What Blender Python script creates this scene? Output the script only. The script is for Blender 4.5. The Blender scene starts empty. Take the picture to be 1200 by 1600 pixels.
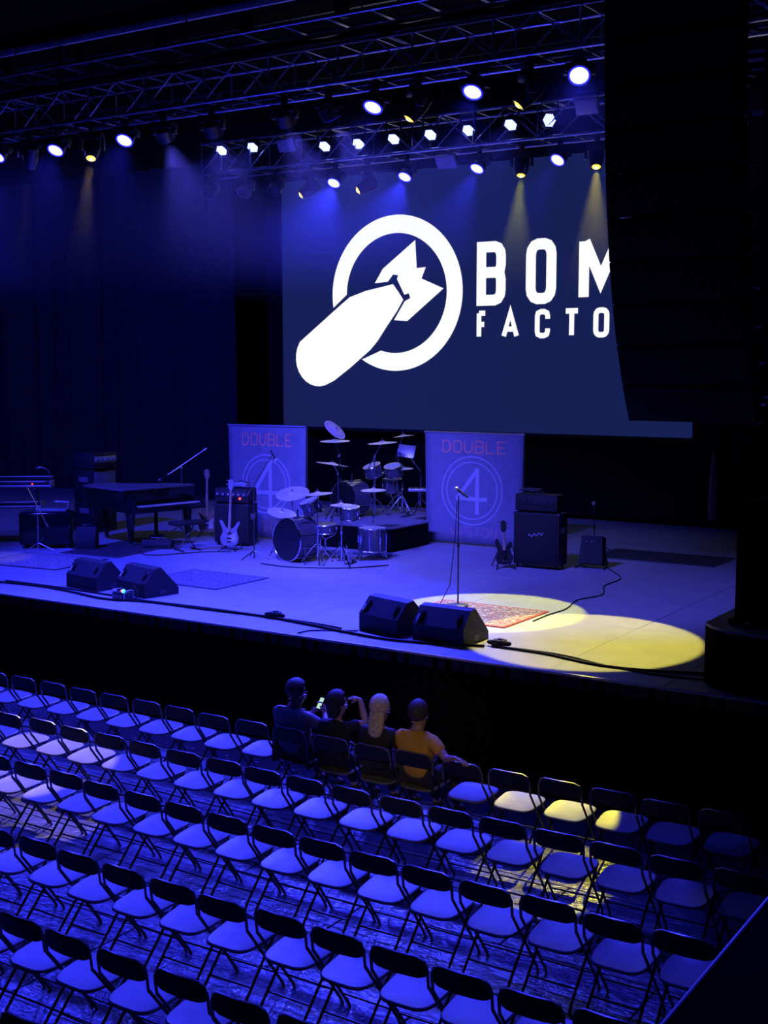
import bpy, bmesh, math, random
from mathutils import Vector, Matrix, Euler

random.seed(7)
PI = math.pi
C = bpy.context.scene.collection
S = 1.4            # height of the stage deck above the hall floor

# ------------------------------------------------------------------ camera
cam = bpy.data.objects.new('camera', bpy.data.cameras.new('camera'))
C.objects.link(cam)
cam.data.sensor_fit = 'HORIZONTAL'
cam.data.sensor_width = 36.0
cam.data.lens = 36.0 * 1985.0 / 1200.0
cam.data.clip_end = 200
cam.location = (0, 0, 4.66)
cam.rotation_euler = (math.radians(90 - 6.467), 0, math.radians(33.054))
bpy.context.scene.camera = cam

# ------------------------------------------------------------------ exposure and world
vs = bpy.context.scene.view_settings
vs.view_transform = 'Standard'
vs.look = 'None'
vs.exposure = 0.0
vs.gamma = 1.0
vs.use_curve_mapping = False
w = bpy.data.worlds.new('dim_hall')
bpy.context.scene.world = w
w.use_nodes = True
w.node_tree.nodes['Background'].inputs[0].default_value = (0.03, 0.03, 1.0, 1)
w.node_tree.nodes['Background'].inputs[1].default_value = 0.0045

BLUE = (0.028, 0.030, 1.0)
YEL = (1.0, 0.86, 0.02)
WARM = (1.0, 0.74, 0.28)

def spot(loc, aim, watts, color, deg, blend, radius=0.06, parent=None):
    l = bpy.data.lights.new('lamp', 'SPOT')
    l.energy = watts; l.color = color
    l.spot_size = math.radians(deg); l.spot_blend = blend
    l.shadow_soft_size = radius
    o = bpy.data.objects.new('lamp', l)
    C.objects.link(o)
    d = Vector(aim) - Vector(loc)
    o.rotation_euler = d.to_track_quat('-Z', 'Y').to_euler()
    o.location = loc
    return o

UPWASH = (0.085, 0.080, 1.0)
# unseen blue fill spots, added to brighten the left stage, curtain and seats
for loc, aim, wt, dg in (((-17.3, 12.3, 7.6), (-15.5, 17.0, S), 3000, 60),
                         ((-17.6, 12.3, 7.6), (-23.0, 24.0, 4.6), 3800, 90),
                         ((-16.2, 12.3, 7.6), (-12.5, 9.0, 0), 3200, 70),
                         ((-16.6, 12.3, 7.6), (-14.8, 14.6, S), 3200, 66)):
    spot(loc, aim, wt, BLUE, dg, 0.8, 0.1)
spot((0.5, -3.0, 7.5), (-6.6, 10.8, 0.9), 1000, (1.0, 0.72, 0.4), 9, 0.9, 0.1)  # unseen warm spot behind the balcony, added to light the seated people's backs

# ------------------------------------------------------------------ materials
MATS = {}
def mat(name, col, rough=0.6, metal=0.0, emit=None, strength=0.0, noise=0.0, nscale=30.0, bump=0.0, bscale=60.0, spec=0.5):
    if name in MATS: return MATS[name]
    m = bpy.data.materials.new(name); m.use_nodes = True
    nt = m.node_tree; b = nt.nodes['Principled BSDF']
    b.inputs['Base Color'].default_value = (*col, 1)
    b.inputs['Roughness'].default_value = rough
    b.inputs['Metallic'].default_value = metal
    b.inputs['Specular IOR Level'].default_value = spec
    tc = None
    if noise > 0 or bump > 0:
        tc = nt.nodes.new('ShaderNodeTexCoord')
    if noise > 0:
        n = nt.nodes.new('ShaderNodeTexNoise'); n.inputs['Scale'].default_value = nscale; n.inputs['Detail'].default_value = 6
        nt.links.new(tc.outputs['Object'], n.inputs['Vector'])
        r = nt.nodes.new('ShaderNodeValToRGB')
        r.color_ramp.elements[0].position = 0.3; r.color_ramp.elements[1].position = 0.7
        r.color_ramp.elements[0].color = (*[c * (1 - noise) for c in col], 1)
        r.color_ramp.elements[1].color = (*[min(1, c * (1 + noise)) for c in col], 1)
        nt.links.new(n.outputs['Fac'], r.inputs['Fac'])
        nt.links.new(r.outputs['Color'], b.inputs['Base Color'])
    if bump > 0:
        n = nt.nodes.new('ShaderNodeTexNoise'); n.inputs['Scale'].default_value = bscale; n.inputs['Detail'].default_value = 4
        nt.links.new(tc.outputs['Object'], n.inputs['Vector'])
        bp = nt.nodes.new('ShaderNodeBump'); bp.inputs['Strength'].default_value = bump; bp.inputs['Distance'].default_value = 0.02
        nt.links.new(n.outputs['Fac'], bp.inputs['Height'])
        nt.links.new(bp.outputs['Normal'], b.inputs['Normal'])
    if emit:
        b.inputs['Emission Color'].default_value = (*emit, 1)
        b.inputs['Emission Strength'].default_value = strength
    MATS[name] = m
    return m

M_BLACK = mat('black_paint', (0.012, 0.012, 0.013), 0.55, noise=0.3, nscale=25)
M_CLOTHBLK = mat('black_velvet', (0.035, 0.035, 0.04), 0.95, noise=0.35, nscale=14, spec=0.1)
M_BACKDROP = mat('backdrop_cloth', (0.010, 0.010, 0.012), 0.95, noise=0.3, nscale=12, spec=0.05)
M_SKIRT = mat('black_skirt_cloth', (0.006, 0.006, 0.007), 0.95, noise=0.3, nscale=10, spec=0.05)
M_GRILLE = mat('speaker_grille_cloth', (0.011, 0.011, 0.012), 0.8, bump=0.5, bscale=220)
M_TOLEX = mat('black_tolex', (0.013, 0.013, 0.014), 0.6, bump=0.4, bscale=160)
M_WEDGE = mat('black_textured_wedge', (0.018, 0.018, 0.022), 0.6, noise=0.2, nscale=40, bump=0.3, bscale=120)
M_ALU = mat('aluminium', (0.62, 0.62, 0.64), 0.32, 0.9, noise=0.08, nscale=20)
M_CHROME = mat('chrome', (0.8, 0.8, 0.82), 0.14, 1.0, noise=0.03)
M_BRASS = mat('cymbal_bronze', (0.85, 0.80, 0.66), 0.34, 0.45, noise=0.1, nscale=8)
M_STEEL = mat('dark_steel', (0.10, 0.10, 0.11), 0.42, 0.8, noise=0.1)
M_FRAME = mat('chair_frame_black', (0.02, 0.02, 0.022), 0.4, 0.3, noise=0.2)
M_SEAT = mat('chair_seat_plastic', (0.19, 0.187, 0.183), 0.42, noise=0.10, nscale=12)
M_RIM = mat('chair_rim_glint', (0.22, 0.22, 0.23), 0.3, 0.6, noise=0.1)  # frame black made paler, a painted glint along the chair back tops
M_BACK = mat('chair_back_plastic', (0.016, 0.0155, 0.016), 0.5, noise=0.15, nscale=12)
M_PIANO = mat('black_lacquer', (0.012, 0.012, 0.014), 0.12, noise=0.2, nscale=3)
M_LID = mat('piano_lid_sheen', (0.17, 0.17, 0.18), 0.42, noise=0.1, nscale=3)  # paler than the black lacquer, the light's sheen put into the colour
M_IVORY = mat('ivory_keys', (0.75, 0.74, 0.70), 0.35, noise=0.03)
M_EBONY = mat('ebony_keys', (0.01, 0.01, 0.01), 0.4, noise=0.1)
M_SILVER = mat('silver_panel', (0.45, 0.45, 0.48), 0.4, 0.6, noise=0.08)
M_PAINT = mat('pale_grey_paint', (0.6, 0.6, 0.62), 0.6, noise=0.08)
M_KNOB = mat('pale_knob', (0.6, 0.6, 0.62), 0.4, 0.2, noise=0.05)
M_RED = mat('red_lamp', (0.3, 0.02, 0.02), 0.4, emit=(1, 0.05, 0.03), strength=4)
M_GREEN = mat('green_lamp', (0.02, 0.3, 0.2), 0.4, emit=(0.05, 1, 0.6), strength=4)
M_DRUM = mat('sparkle_drum_wrap', (0.09, 0.09, 0.12), 0.22, 0.4, noise=0.5, nscale=60)
M_DHEAD = mat('drum_head_clear', (0.42, 0.42, 0.45), 0.35, noise=0.06)
M_DHEADB = mat('drum_head_black', (0.010, 0.010, 0.012), 0.25, noise=0.2)
M_CARPETB = mat('riser_carpet', (0.22, 0.22, 0.24), 0.95, noise=0.2, nscale=50, bump=0.4, bscale=200)
M_BANNER = mat('banner_fabric', (0.20, 0.20, 0.27), 0.85, noise=0.10, nscale=5, bump=0.15, bscale=9)
M_PRINT = mat('banner_pale_print', (0.42, 0.42, 0.52), 0.8, noise=0.08)
M_PRINTR = mat('banner_red_print', (0.95, 0.30, 0.22), 0.8, noise=0.15)
M_PRINTD = mat('banner_dull_print', (0.42, 0.22, 0.26), 0.8, noise=0.2)
M_WOODG = mat('guitar_sunburst', (0.30, 0.20, 0.15), 0.25, noise=0.3, nscale=6)
M_GTRW = mat('guitar_pale_finish', (0.26, 0.25, 0.27), 0.25, noise=0.15, nscale=6)
M_NECK = mat('maple_neck', (0.45, 0.34, 0.24), 0.4, noise=0.15)
M_CABLE = mat('black_cable', (0.012, 0.012, 0.014), 0.5, noise=0.1)
M_RUBBER = mat('black_rubber', (0.02, 0.02, 0.02), 0.8, noise=0.1)
M_LENSB = mat('lit_blue_lens', (0.5, 0.5, 0.8), 0.3, emit=(0.10, 0.10, 1.0), strength=14)
M_HALO = mat('blue_halo_glow', (0.1, 0.1, 0.8), 0.3, emit=(0.02, 0.02, 1.0), strength=1.6)  # glow standing in for the blue halo around a lit lens
M_LENSW = mat('lit_led_dots', (0.6, 0.7, 1.0), 0.3, emit=(0.20, 0.26, 1.0), strength=8)
M_LENSY = mat('lit_yellow_lens', (0.8, 0.6, 0.1), 0.3, emit=(1.0, 0.62, 0.04), strength=2.2)
M_LENSYH = mat('lit_yellow_core', (0.9, 0.8, 0.4), 0.3, emit=(1.0, 0.85, 0.25), strength=4)
M_LENSD = mat('dark_lens', (0.03, 0.03, 0.05), 0.1, noise=0.1)
M_SCREEN = mat('screen_dark_blue', (0.004, 0.004, 0.005), 0.7, emit=(0.0075, 0.0135, 0.082), strength=1.0)
M_LOGO = mat('screen_white_image', (0.02, 0.02, 0.02), 0.7, emit=(0.95, 0.96, 1.0), strength=1.05)
M_SKIN = mat('skin', (0.48, 0.30, 0.22), 0.5, noise=0.08, nscale=20)
M_EYE = mat('eye_white', (0.7, 0.7, 0.7), 0.2, noise=0.02)
M_PHONE = mat('phone_screen', (0.02, 0.02, 0.02), 0.2, emit=(0.55, 0.85, 0.65), strength=0.9)
M_CLEAT = mat('grey_felt', (0.15, 0.15, 0.16), 0.9, noise=0.1)

def floor_mat():
    m = mat('hall_floor_sheet', (0.11, 0.11, 0.12), 0.24, noise=0.25, nscale=1.7)
    nt = m.node_tree; b = nt.nodes['Principled BSDF']
    tc = nt.nodes.new('ShaderNodeTexCoord')
    mp = nt.nodes.new('ShaderNodeMapping'); mp.inputs['Scale'].default_value = (1.0, 1.9, 1.0)
    nt.links.new(tc.outputs['Object'], mp.inputs['Vector'])
    n1 = nt.nodes.new('ShaderNodeTexNoise'); n1.inputs['Scale'].default_value = 9; n1.inputs['Detail'].default_value = 5; n1.inputs['Distortion'].default_value = 0.8
    nt.links.new(mp.outputs['Vector'], n1.inputs['Vector'])
    bp = nt.nodes.new('ShaderNodeBump'); bp.inputs['Strength'].default_value = 0.55; bp.inputs['Distance'].default_value = 0.03
    nt.links.new(n1.outputs['Fac'], bp.inputs['Height'])
    nt.links.new(bp.outputs['Normal'], b.inputs['Normal'])
    return m
M_FLOOR = floor_mat()
M_DECK = mat('stage_deck_paint', (0.34, 0.34, 0.36), 0.55, noise=0.10, nscale=2.2, bump=0.08, bscale=40)
M_EDGE = mat('deck_edge_metal', (0.75, 0.75, 0.78), 0.45, 0.1, noise=0.05)

def rug_mat(name, a, b_, c, scale):
    m = bpy.data.materials.new(name); m.use_nodes = True
    nt = m.node_tree; b = nt.nodes['Principled BSDF']; b.inputs['Roughness'].default_value = 0.95
    tc = nt.nodes.new('ShaderNodeTexCoord')
    ab = nt.nodes.new('ShaderNodeVectorMath'); ab.operation = 'ABSOLUTE'
    nt.links.new(tc.outputs['Object'], ab.inputs[0])
    v = nt.nodes.new('ShaderNodeTexVoronoi'); v.inputs['Scale'].default_value = scale
    nt.links.new(ab.outputs[0], v.inputs['Vector'])
    r = nt.nodes.new('ShaderNodeValToRGB')
    r.color_ramp.interpolation = 'CONSTANT'
    for k, (p, cc) in enumerate(((0.0, a), (0.28, b_), (0.5, c), (0.68, a), (0.85, c))):
        e = r.color_ramp.elements[k] if k < 2 else r.color_ramp.elements.new(p)
        e.position = p; e.color = (*cc, 1)
    nt.links.new(v.outputs['Color'], r.inputs['Fac'])
    nt.links.new(r.outputs['Color'], b.inputs['Base Color'])
    return m
M_RUGRED = rug_mat('persian_rug_red', (0.27, 0.09, 0.08), (0.42, 0.36, 0.24), (0.22, 0.17, 0.16), 34)
M_RUGGREY = rug_mat('rug_grey_pattern', (0.30, 0.26, 0.26), (0.17, 0.13, 0.15), (0.38, 0.35, 0.30), 50)
M_RUGMID = rug_mat('rug_dark_pattern', (0.20, 0.17, 0.17), (0.10, 0.08, 0.09), (0.28, 0.25, 0.22), 60)
M_RUGBLK = mat('rug_black', (0.03, 0.03, 0.035), 0.95, noise=0.3, nscale=20)
M_RUGBORD = mat('rug_red_border', (0.45, 0.05, 0.04), 0.9, noise=0.2)
M_RUGBORDG = mat('rug_dark_border', (0.09, 0.08, 0.09), 0.9, noise=0.2)

# ------------------------------------------------------------------ mesh helpers
def frame(d):
    d = Vector(d).normalized()
    return d.to_track_quat('Z', 'Y').to_matrix().to_4x4()

def rnd(pts, n=4):                          # closed Catmull-Rom through 2D points
    out = []; N = len(pts)
    for i in range(N):
        p0, p1, p2, p3 = (Vector(pts[(i + k - 1) % N]) for k in range(4))
        for j in range(n):
            t = j / n
            out.append(tuple(0.5 * ((2 * p1) + (p2 - p0) * t + (2 * p0 - 5 * p1 + 4 * p2 - p3) * t * t + (3 * p1 - p0 - 3 * p2 + p3) * t ** 3)))
    return out

class MB:
    def __init__(self): self.bm = bmesh.new()
    def box(self, c, s, rot=(0, 0, 0), bev=0.0, seg=2):
        M = Matrix.Translation(c) @ Euler(rot).to_matrix().to_4x4() @ Matrix.Diagonal((*s, 1))
        g = bmesh.ops.create_cube(self.bm, size=1.0, matrix=M)
        if bev > 0:
            es = list({e for v in g['verts'] for e in v.link_edges})
            bmesh.ops.bevel(self.bm, geom=es, offset=bev, segments=seg, affect='EDGES', profile=0.5)
        return self
    def tube(self, pts, r, n=8, closed=False):
        pts = [Vector(p) for p in pts]; N = len(pts)
        rs = r if isinstance(r, (list, tuple)) else [r] * N
        rings = []; up = None
        for i, p in enumerate(pts):
            a = pts[(i - 1) % N] if (closed or i > 0) else p
            b = pts[(i + 1) % N] if (closed or i < N - 1) else p
            d = (b - a)
            d = d.normalized() if d.length > 1e-9 else Vector((0, 0, 1))
            if up is None:
                up = Vector((0, 0, 1)) if abs(d.z) < 0.9 else Vector((1, 0, 0))
            x = up.cross(d)
            if x.length < 1e-6: x = Vector((1, 0, 0)).cross(d)
            x.normalize(); y = d.cross(x); up = y
            rings.append([self.bm.verts.new(p + (x * math.cos(2 * PI * k / n) + y * math.sin(2 * PI * k / n)) * rs[i]) for k in range(n)])
        M = N if closed else N - 1
        for i in range(M):
            A, B = rings[i], rings[(i + 1) % N]
            for k in range(n):
                try: self.bm.faces.new((A[k], A[(k + 1) % n], B[(k + 1) % n], B[k]))
                except ValueError: pass
        if not closed:
            self.bm.faces.new(rings[0][::-1]); self.bm.faces.new(rings[-1])
        return self
    def bar(self, p, q, r, n=8): return self.tube([p, q], r, n)
    def lathe(self, prof, n=20, M=None, ring=False):    # ring: a closed profile, no end caps
        M = M or Matrix.Identity(4); rings = []
        for r, z in prof:
            if r < 1e-6: rings.append([self.bm.verts.new(M @ Vector((0, 0, z)))])
            else: rings.append([self.bm.verts.new(M @ Vector((r * math.cos(2 * PI * k / n), r * math.sin(2 * PI * k / n), z))) for k in range(n)])
        for A, B in zip(rings, rings[1:] + (rings[:1] if ring else [])):
            for k in range(n):
                k2 = (k + 1) % n
                if len(A) == 1 and len(B) == 1: continue
                if len(A) == 1: f = (A[0], B[k2], B[k])
                elif len(B) == 1: f = (A[k], A[k2], B[0])
                else: f = (A[k], A[k2], B[k2], B[k])
                self.bm.faces.new(f)
        if ring: return self
        if len(rings[0]) > 1: self.bm.faces.new(rings[0][::-1])
        if len(rings[-1]) > 1: self.bm.faces.new(rings[-1])
        return self
    def prism(self, poly, h, M=None):       # poly in local xy, extruded along local z
        M = M or Matrix.Identity(4)
        a = [self.bm.verts.new(M @ Vector((x, y, 0))) for x, y in poly]
        b = [self.bm.verts.new(M @ Vector((x, y, h))) for x, y in poly]
        n = len(poly)
        self.bm.faces.new(a[::-1]); self.bm.faces.new(b)
        for i in range(n): self.bm.faces.new((a[i], a[(i + 1) % n], b[(i + 1) % n], b[i]))
        return self
    def ball(self, c, r, u=12, v=8):
        s = r if isinstance(r, (list, tuple)) else (r, r, r)
        bmesh.ops.create_uvsphere(self.bm, u_segments=u, v_segments=v, radius=1.0, matrix=Matrix.Translation(c) @ Matrix.Diagonal((*s, 1)))
        return self
    def ribbon(self, path, wd, closed=False, y=0.0, th=0.004):   # flat stroke in the local xz plane facing -Y
        P = [Vector((p[0], p[1])) for p in path]; N = len(P); L = []; R = []
        for i, p in enumerate(P):
            a = P[(i - 1) % N] if (closed or i > 0) else None
            b = P[(i + 1) % N] if (closed or i < N - 1) else None
            d1 = (p - a).normalized() if a is not None else (b - p).normalized()
            d2 = (b - p).normalized() if b is not None else d1
            n1 = Vector((-d1.y, d1.x)); n2 = Vector((-d2.y, d2.x))
            m = n1 + n2
            m = m.normalized() if m.length > 1e-6 else n1
            k = wd / 2 / max(0.35, m.dot(n1))
            L.append(p + m * k); R.append(p - m * k)
        V = lambda q, yy: self.bm.verts.new((q.x, yy, q.y))
        fl = [V(q, y - th) for q in L]; fr = [V(q, y - th) for q in R]
        for i in range(N if closed else N - 1):
            j = (i + 1) % N
            self.bm.faces.new((fl[i], fr[i], fr[j], fl[j]))
        return self
    def flat(self, poly, y=0.0):
        self.bm.faces.new([self.bm.verts.new((x, y, z)) for x, z in poly]); return self
    def build(self, name, m, parent=None, smooth=True, kind=None, label=None):
        bmesh.ops.recalc_face_normals(self.bm, faces=self.bm.faces[:])
        if smooth:
            for f in self.bm.faces: f.smooth = True
            for e in self.bm.edges:
                if len(e.link_faces) == 2 and e.calc_face_angle(0) > 0.6: e.smooth = False
        me = bpy.data.meshes.new(name); self.bm.to_mesh(me); self.bm.free()
        me.materials.append(m)
        o = bpy.data.objects.new(name, me); C.objects.link(o)
        if parent is not None: o.parent = parent
        if kind: o['kind'] = kind
        if label: o['label'] = label
        return o

def thing(name, label, cat, loc=(0, 0, 0), rz=0.0, group=None, rot=None):
    o = bpy.data.objects.new(name, None); C.objects.link(o)
    o.empty_display_size = 0.05
    o.location = loc; o.rotation_euler = rot if rot else (0, 0, rz)
    o['label'] = label; o['category'] = cat
    if group: o['group'] = group
    return o
def tag(o, label, cat, group=None):
    o['label'] = label; o['category'] = cat
    if group: o['group'] = group
    return o
def struct(o):
    o['kind'] = 'structure'; return o
def dup(root, loc, rz, label, group=None):
    r = root.copy(); C.objects.link(r); r.location = loc; r.rotation_euler = (0, 0, rz); r['label'] = label
    if group: r['group'] = group
    for ch in root.children:
        c = ch.copy(); C.objects.link(c); c.parent = r
        for g in ch.children:
            d = g.copy(); C.objects.link(d); d.parent = c
    return r
def put(src, parent, loc=(0, 0, 0), rot=None):            # another child sharing the mesh of a part
    o = src.copy(); C.objects.link(o); o.parent = parent; o.location = loc
    if rot: o.rotation_euler = rot
    return o

# ------------------------------------------------------------------ the setting
def shell():
    f = struct(MB().box((-9, 8, -0.06), (26, 22, 0.08)).build('floor', M_SKIRT))
    base = None
    for j in range(6):
        y0 = 4.72 + 1.355 * j
        for i in range(7):
            x = -15.4 + 2.7 * i + (1.35 if j % 2 else 0)
            if base is None:
                base = MB().box((0, 0, -0.011), (2.69, 1.345, 0.022), bev=0.006, seg=1).build('floor_panel', M_FLOOR, f)
                o = base
            else: o = put(base, f)
            o.location = (x, y0 + 0.6775, random.uniform(-0.0025, 0.001))
            o.rotation_euler = (random.uniform(-0.0015, 0.0015), random.uniform(-0.001, 0.001), 0)
    st = struct(MB().box((-16.7, 18.9, S - 0.10), (29.4, 13.2, 0.12)).build('stage_deck', M_BLACK))
    base = None
    for i in range(22):
        x0 = -2.0 - 1.325 * (i + 1) + 0.075
        for j in range(5):
            if base is None:
                base = MB().box((0, 0, -0.02), (1.321, 2.606, 0.04), bev=0.003, seg=1).build('deck_panel', M_DECK, st); o = base
            else: o = put(base, st)
            o.location = (x0 + 0.6625, 12.30 + 2.61 * (j + 0.5), S + random.uniform(-0.002, 0))
    MB().box((-16.5, 12.28, S - 0.014), (29.0, 0.03, 0.028), bev=0.006).build('edge_trim', M_EDGE, st)
    # pleated skirt
    mb = MB(); n = 780; prev = None
    for k in range(n + 1):
        x = -31 + 29 * k / n; y = 12.36 + 0.018 * math.sin(k * 1.25) + 0.008 * math.sin(k * 0.37)
        a = mb.bm.verts.new((x, y - 0.05, 0)); b = mb.bm.verts.new((x, y - 0.05, S - 0.03))
        if prev: mb.bm.faces.new((prev[0], a, b, prev[1]))
        prev = (a, b)
    mb.build('stage_skirt', M_SKIRT, st, label='black pleated cloth below the deck edge')
    struct(MB().box((-16, 26.4, 5.2), (40, 0.2, 11.5)).build('wall_back', M_SKIRT))
    struct(MB().box((-36, 14, 5.2), (0.2, 26, 11.5)).build('wall_left', M_SKIRT))
    struct(MB().box((-1.5, 19.5, 5.2), (0.2, 14, 11.5)).build('wall_right', M_SKIRT))
    struct(MB().box((-16, 14, 11.0), (40, 26, 0.2)).build('ceiling', M_SKIRT))
shell()

def drape(name, label, x0, x1, y, z0, z1, pitch, amp, m=M_CLOTHBLK):
    mb = MB(); n = int((x1 - x0) / pitch * 10); rows = 10; grid = []
    for k in range(n + 1):
        x = x0 + (x1 - x0) * k / n; col = []
        for j in range(rows + 1):
            t = j / rows
            ph = 2 * PI * (x - x0) / pitch
            yy = y + amp * (math.sin(ph + 0.5 * math.sin(x * 1.7)) + 0.45 * math.sin(ph * 0.43 + 1.1 + 0.5 * t) + 0.25 * math.sin(ph * 2.1 + t))
            col.append(mb.bm.verts.new((x + 0.03 * math.sin(3 * t + ph * .3), yy, z0 + (z1 - z0) * t)))
        grid.append(col)
    for A, B in zip(grid, grid[1:]):
        for j in range(rows): mb.bm.faces.new((A[j], B[j], B[j + 1], A[j + 1]))
    o = mb.build(name, m)
    return tag(o, label, 'curtain')
drape('stage_curtain', 'tall black pleated stage curtain hanging left of the big screen', -30.5, -20.0, 24.2, S + 0.02, 9.6, 0.62, 0.13)
drape('backdrop_drape', 'black backdrop drape behind and below the big screen', -20.5, -3, 25.75, S + 0.02, 10.2, 0.8, 0.05, M_BACKDROP)

# roof steel
def roof():
    t = thing('roof_beam', 'long pale-edged roof beam crossing the top left corner', 'beam', (-15, 13.85, 9.5))
    MB().box((0, 0, 0), (14, 0.05, 0.10), bev=0.008).build('flange', M_PAINT, t)
    MB().box((0, 0.03, 0.16), (14, 0.02, 0.24)).build('web', M_STEEL, t)
    MB().box((0.2, 0.02, -0.45), (0.10, 0.06, 0.85), bev=0.006).build('hanger', M_STEEL, t)
    for y, lab in ((18.5, 'dark roof joist high above the rear truss'), (22.5, 'dark roof joist farthest back near the backdrop')):
        t = thing('roof_joist', lab, 'beam', (-14, y, 10.55))
        MB().box((0, 0, 0.2), (20, 0.08, 0.03)).box((0, 0, -0.2), (20, 0.08, 0.03)).build('flange', M_STEEL, t, kind='stuff')
        base = None
        for k in range(26):
            a = -9.9 + k * 0.76
            o = MB().bar((0, 0, -0.19), (0.38, 0, 0.19), 0.012, 5).build('web_bar', M_STEEL, t) if base is None else put(base, t)
            base = base or o
            o.location = (a + (0.38 if k % 2 else 0) * 0, 0, 0)
            if k % 2: o.rotation_euler = (0, 0, PI); o.location = (a + 0.38, 0, 0)
roof()

# ------------------------------------------------------------------ the big screen with the venue's sign
GLYPH = {   # centre-line strokes in a unit box (x, y, closed)
 'B': [([(0, 0), (0, 1), (.68, 1), (.86, .97), (.97, .90), (1, .82), (1, .66), (.96, .58), (.80, .52), (.96, .46), (1, .38), (1, .18), (.97, .10), (.86, .03), (.68, 0)], 1), ([(0, .52), (.8, .52)], 0)],
 'O': [([(.34, 0), (.16, .03), (.04, .10), (0, .19), (0, .81), (.04, .90), (.16, .97), (.34, 1), (.66, 1), (.84, .97), (.96, .90), (1, .81), (1, .19), (.96, .10), (.84, .03), (.66, 0)], 1)],
 'M': [([(0, 0), (0, 1)], 0), ([(1, 0), (1, 1)], 0), ([(0.02, 1), (.5, .30), (.98, 1)], 0)],
 'F': [([(0, 0), (0, 1)], 0), ([(-.01, 1), (1, 1)], 0), ([(0, .52), (.85, .52)], 0)],
 'A': [([(0, 0), (.5, 1), (1, 0)], 0), ([(.2, .3), (.8, .3)], 0)],
 'C': [([(1, .30), (1, .18), (.93, .06), (.66, 0), (.34, 0), (.07, .06), (0, .18), (0, .82), (.07, .94), (.34, 1), (.66, 1), (.93, .94), (1, .82), (1, .70)], 0)],
 'T': [([(.5, 0), (.5, 1)], 0), ([(-.05, 1), (1.05, 1)], 0)],
 'R': [([(0, 0), (0, 1)], 0), ([(0, 1), (.75, 1), (1, .86), (1, .6), (.75, .48), (0, .48)], 0), ([(.55, .48), (1, 0)], 0)],
 'Y': [([(.5, 0), (.5, .45)], 0), ([(0, 1), (.5, .45), (1, 1)], 0)],
 'D': [([(0, 0), (0, 1), (.6, 1), (.9, .82), (1, .5), (.9, .18), (.6, 0)], 1)],
 'U': [([(0, 1), (0, .25), (.2, .05), (.5, 0), (.8, .05), (1, .25), (1, 1)], 0)],
 'L': [([(0, 1), (0, 0), (1, 0)], 0)],
 'E': [([(1, 1), (0, 1), (0, 0), (1, 0)], 0), ([(0, .5), (.8, .5)], 0)],
 'V': [([(0, 1), (.5, 0), (1, 1)], 0)],
 'I': [([(.5, 0), (.5, 1)], 0)],
 'S': [([(1, .88), (.75, 1), (.25, 1), (0, .85), (0, .62), (.2, .52), (.8, .48), (1, .36), (1, .14), (.75, 0), (.25, 0), (0, .12)], 0)],
 'N': [([(0, 0), (0, 1), (1, 0), (1, 1)], 0)],
}
def letter(ch, x, z, wd, h, t, m, parent, y, name='letter'):
    mb = MB()
    for k, (path, cl) in enumerate(GLYPH[ch]):
        mb.ribbon([(x + t / 2 + px * (wd - t), z + t / 2 + pz * (h - t)) for px, pz in path], t, bool(cl), y - 0.0006 * k)
    return mb.build(name, m, parent, smooth=False)

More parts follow.
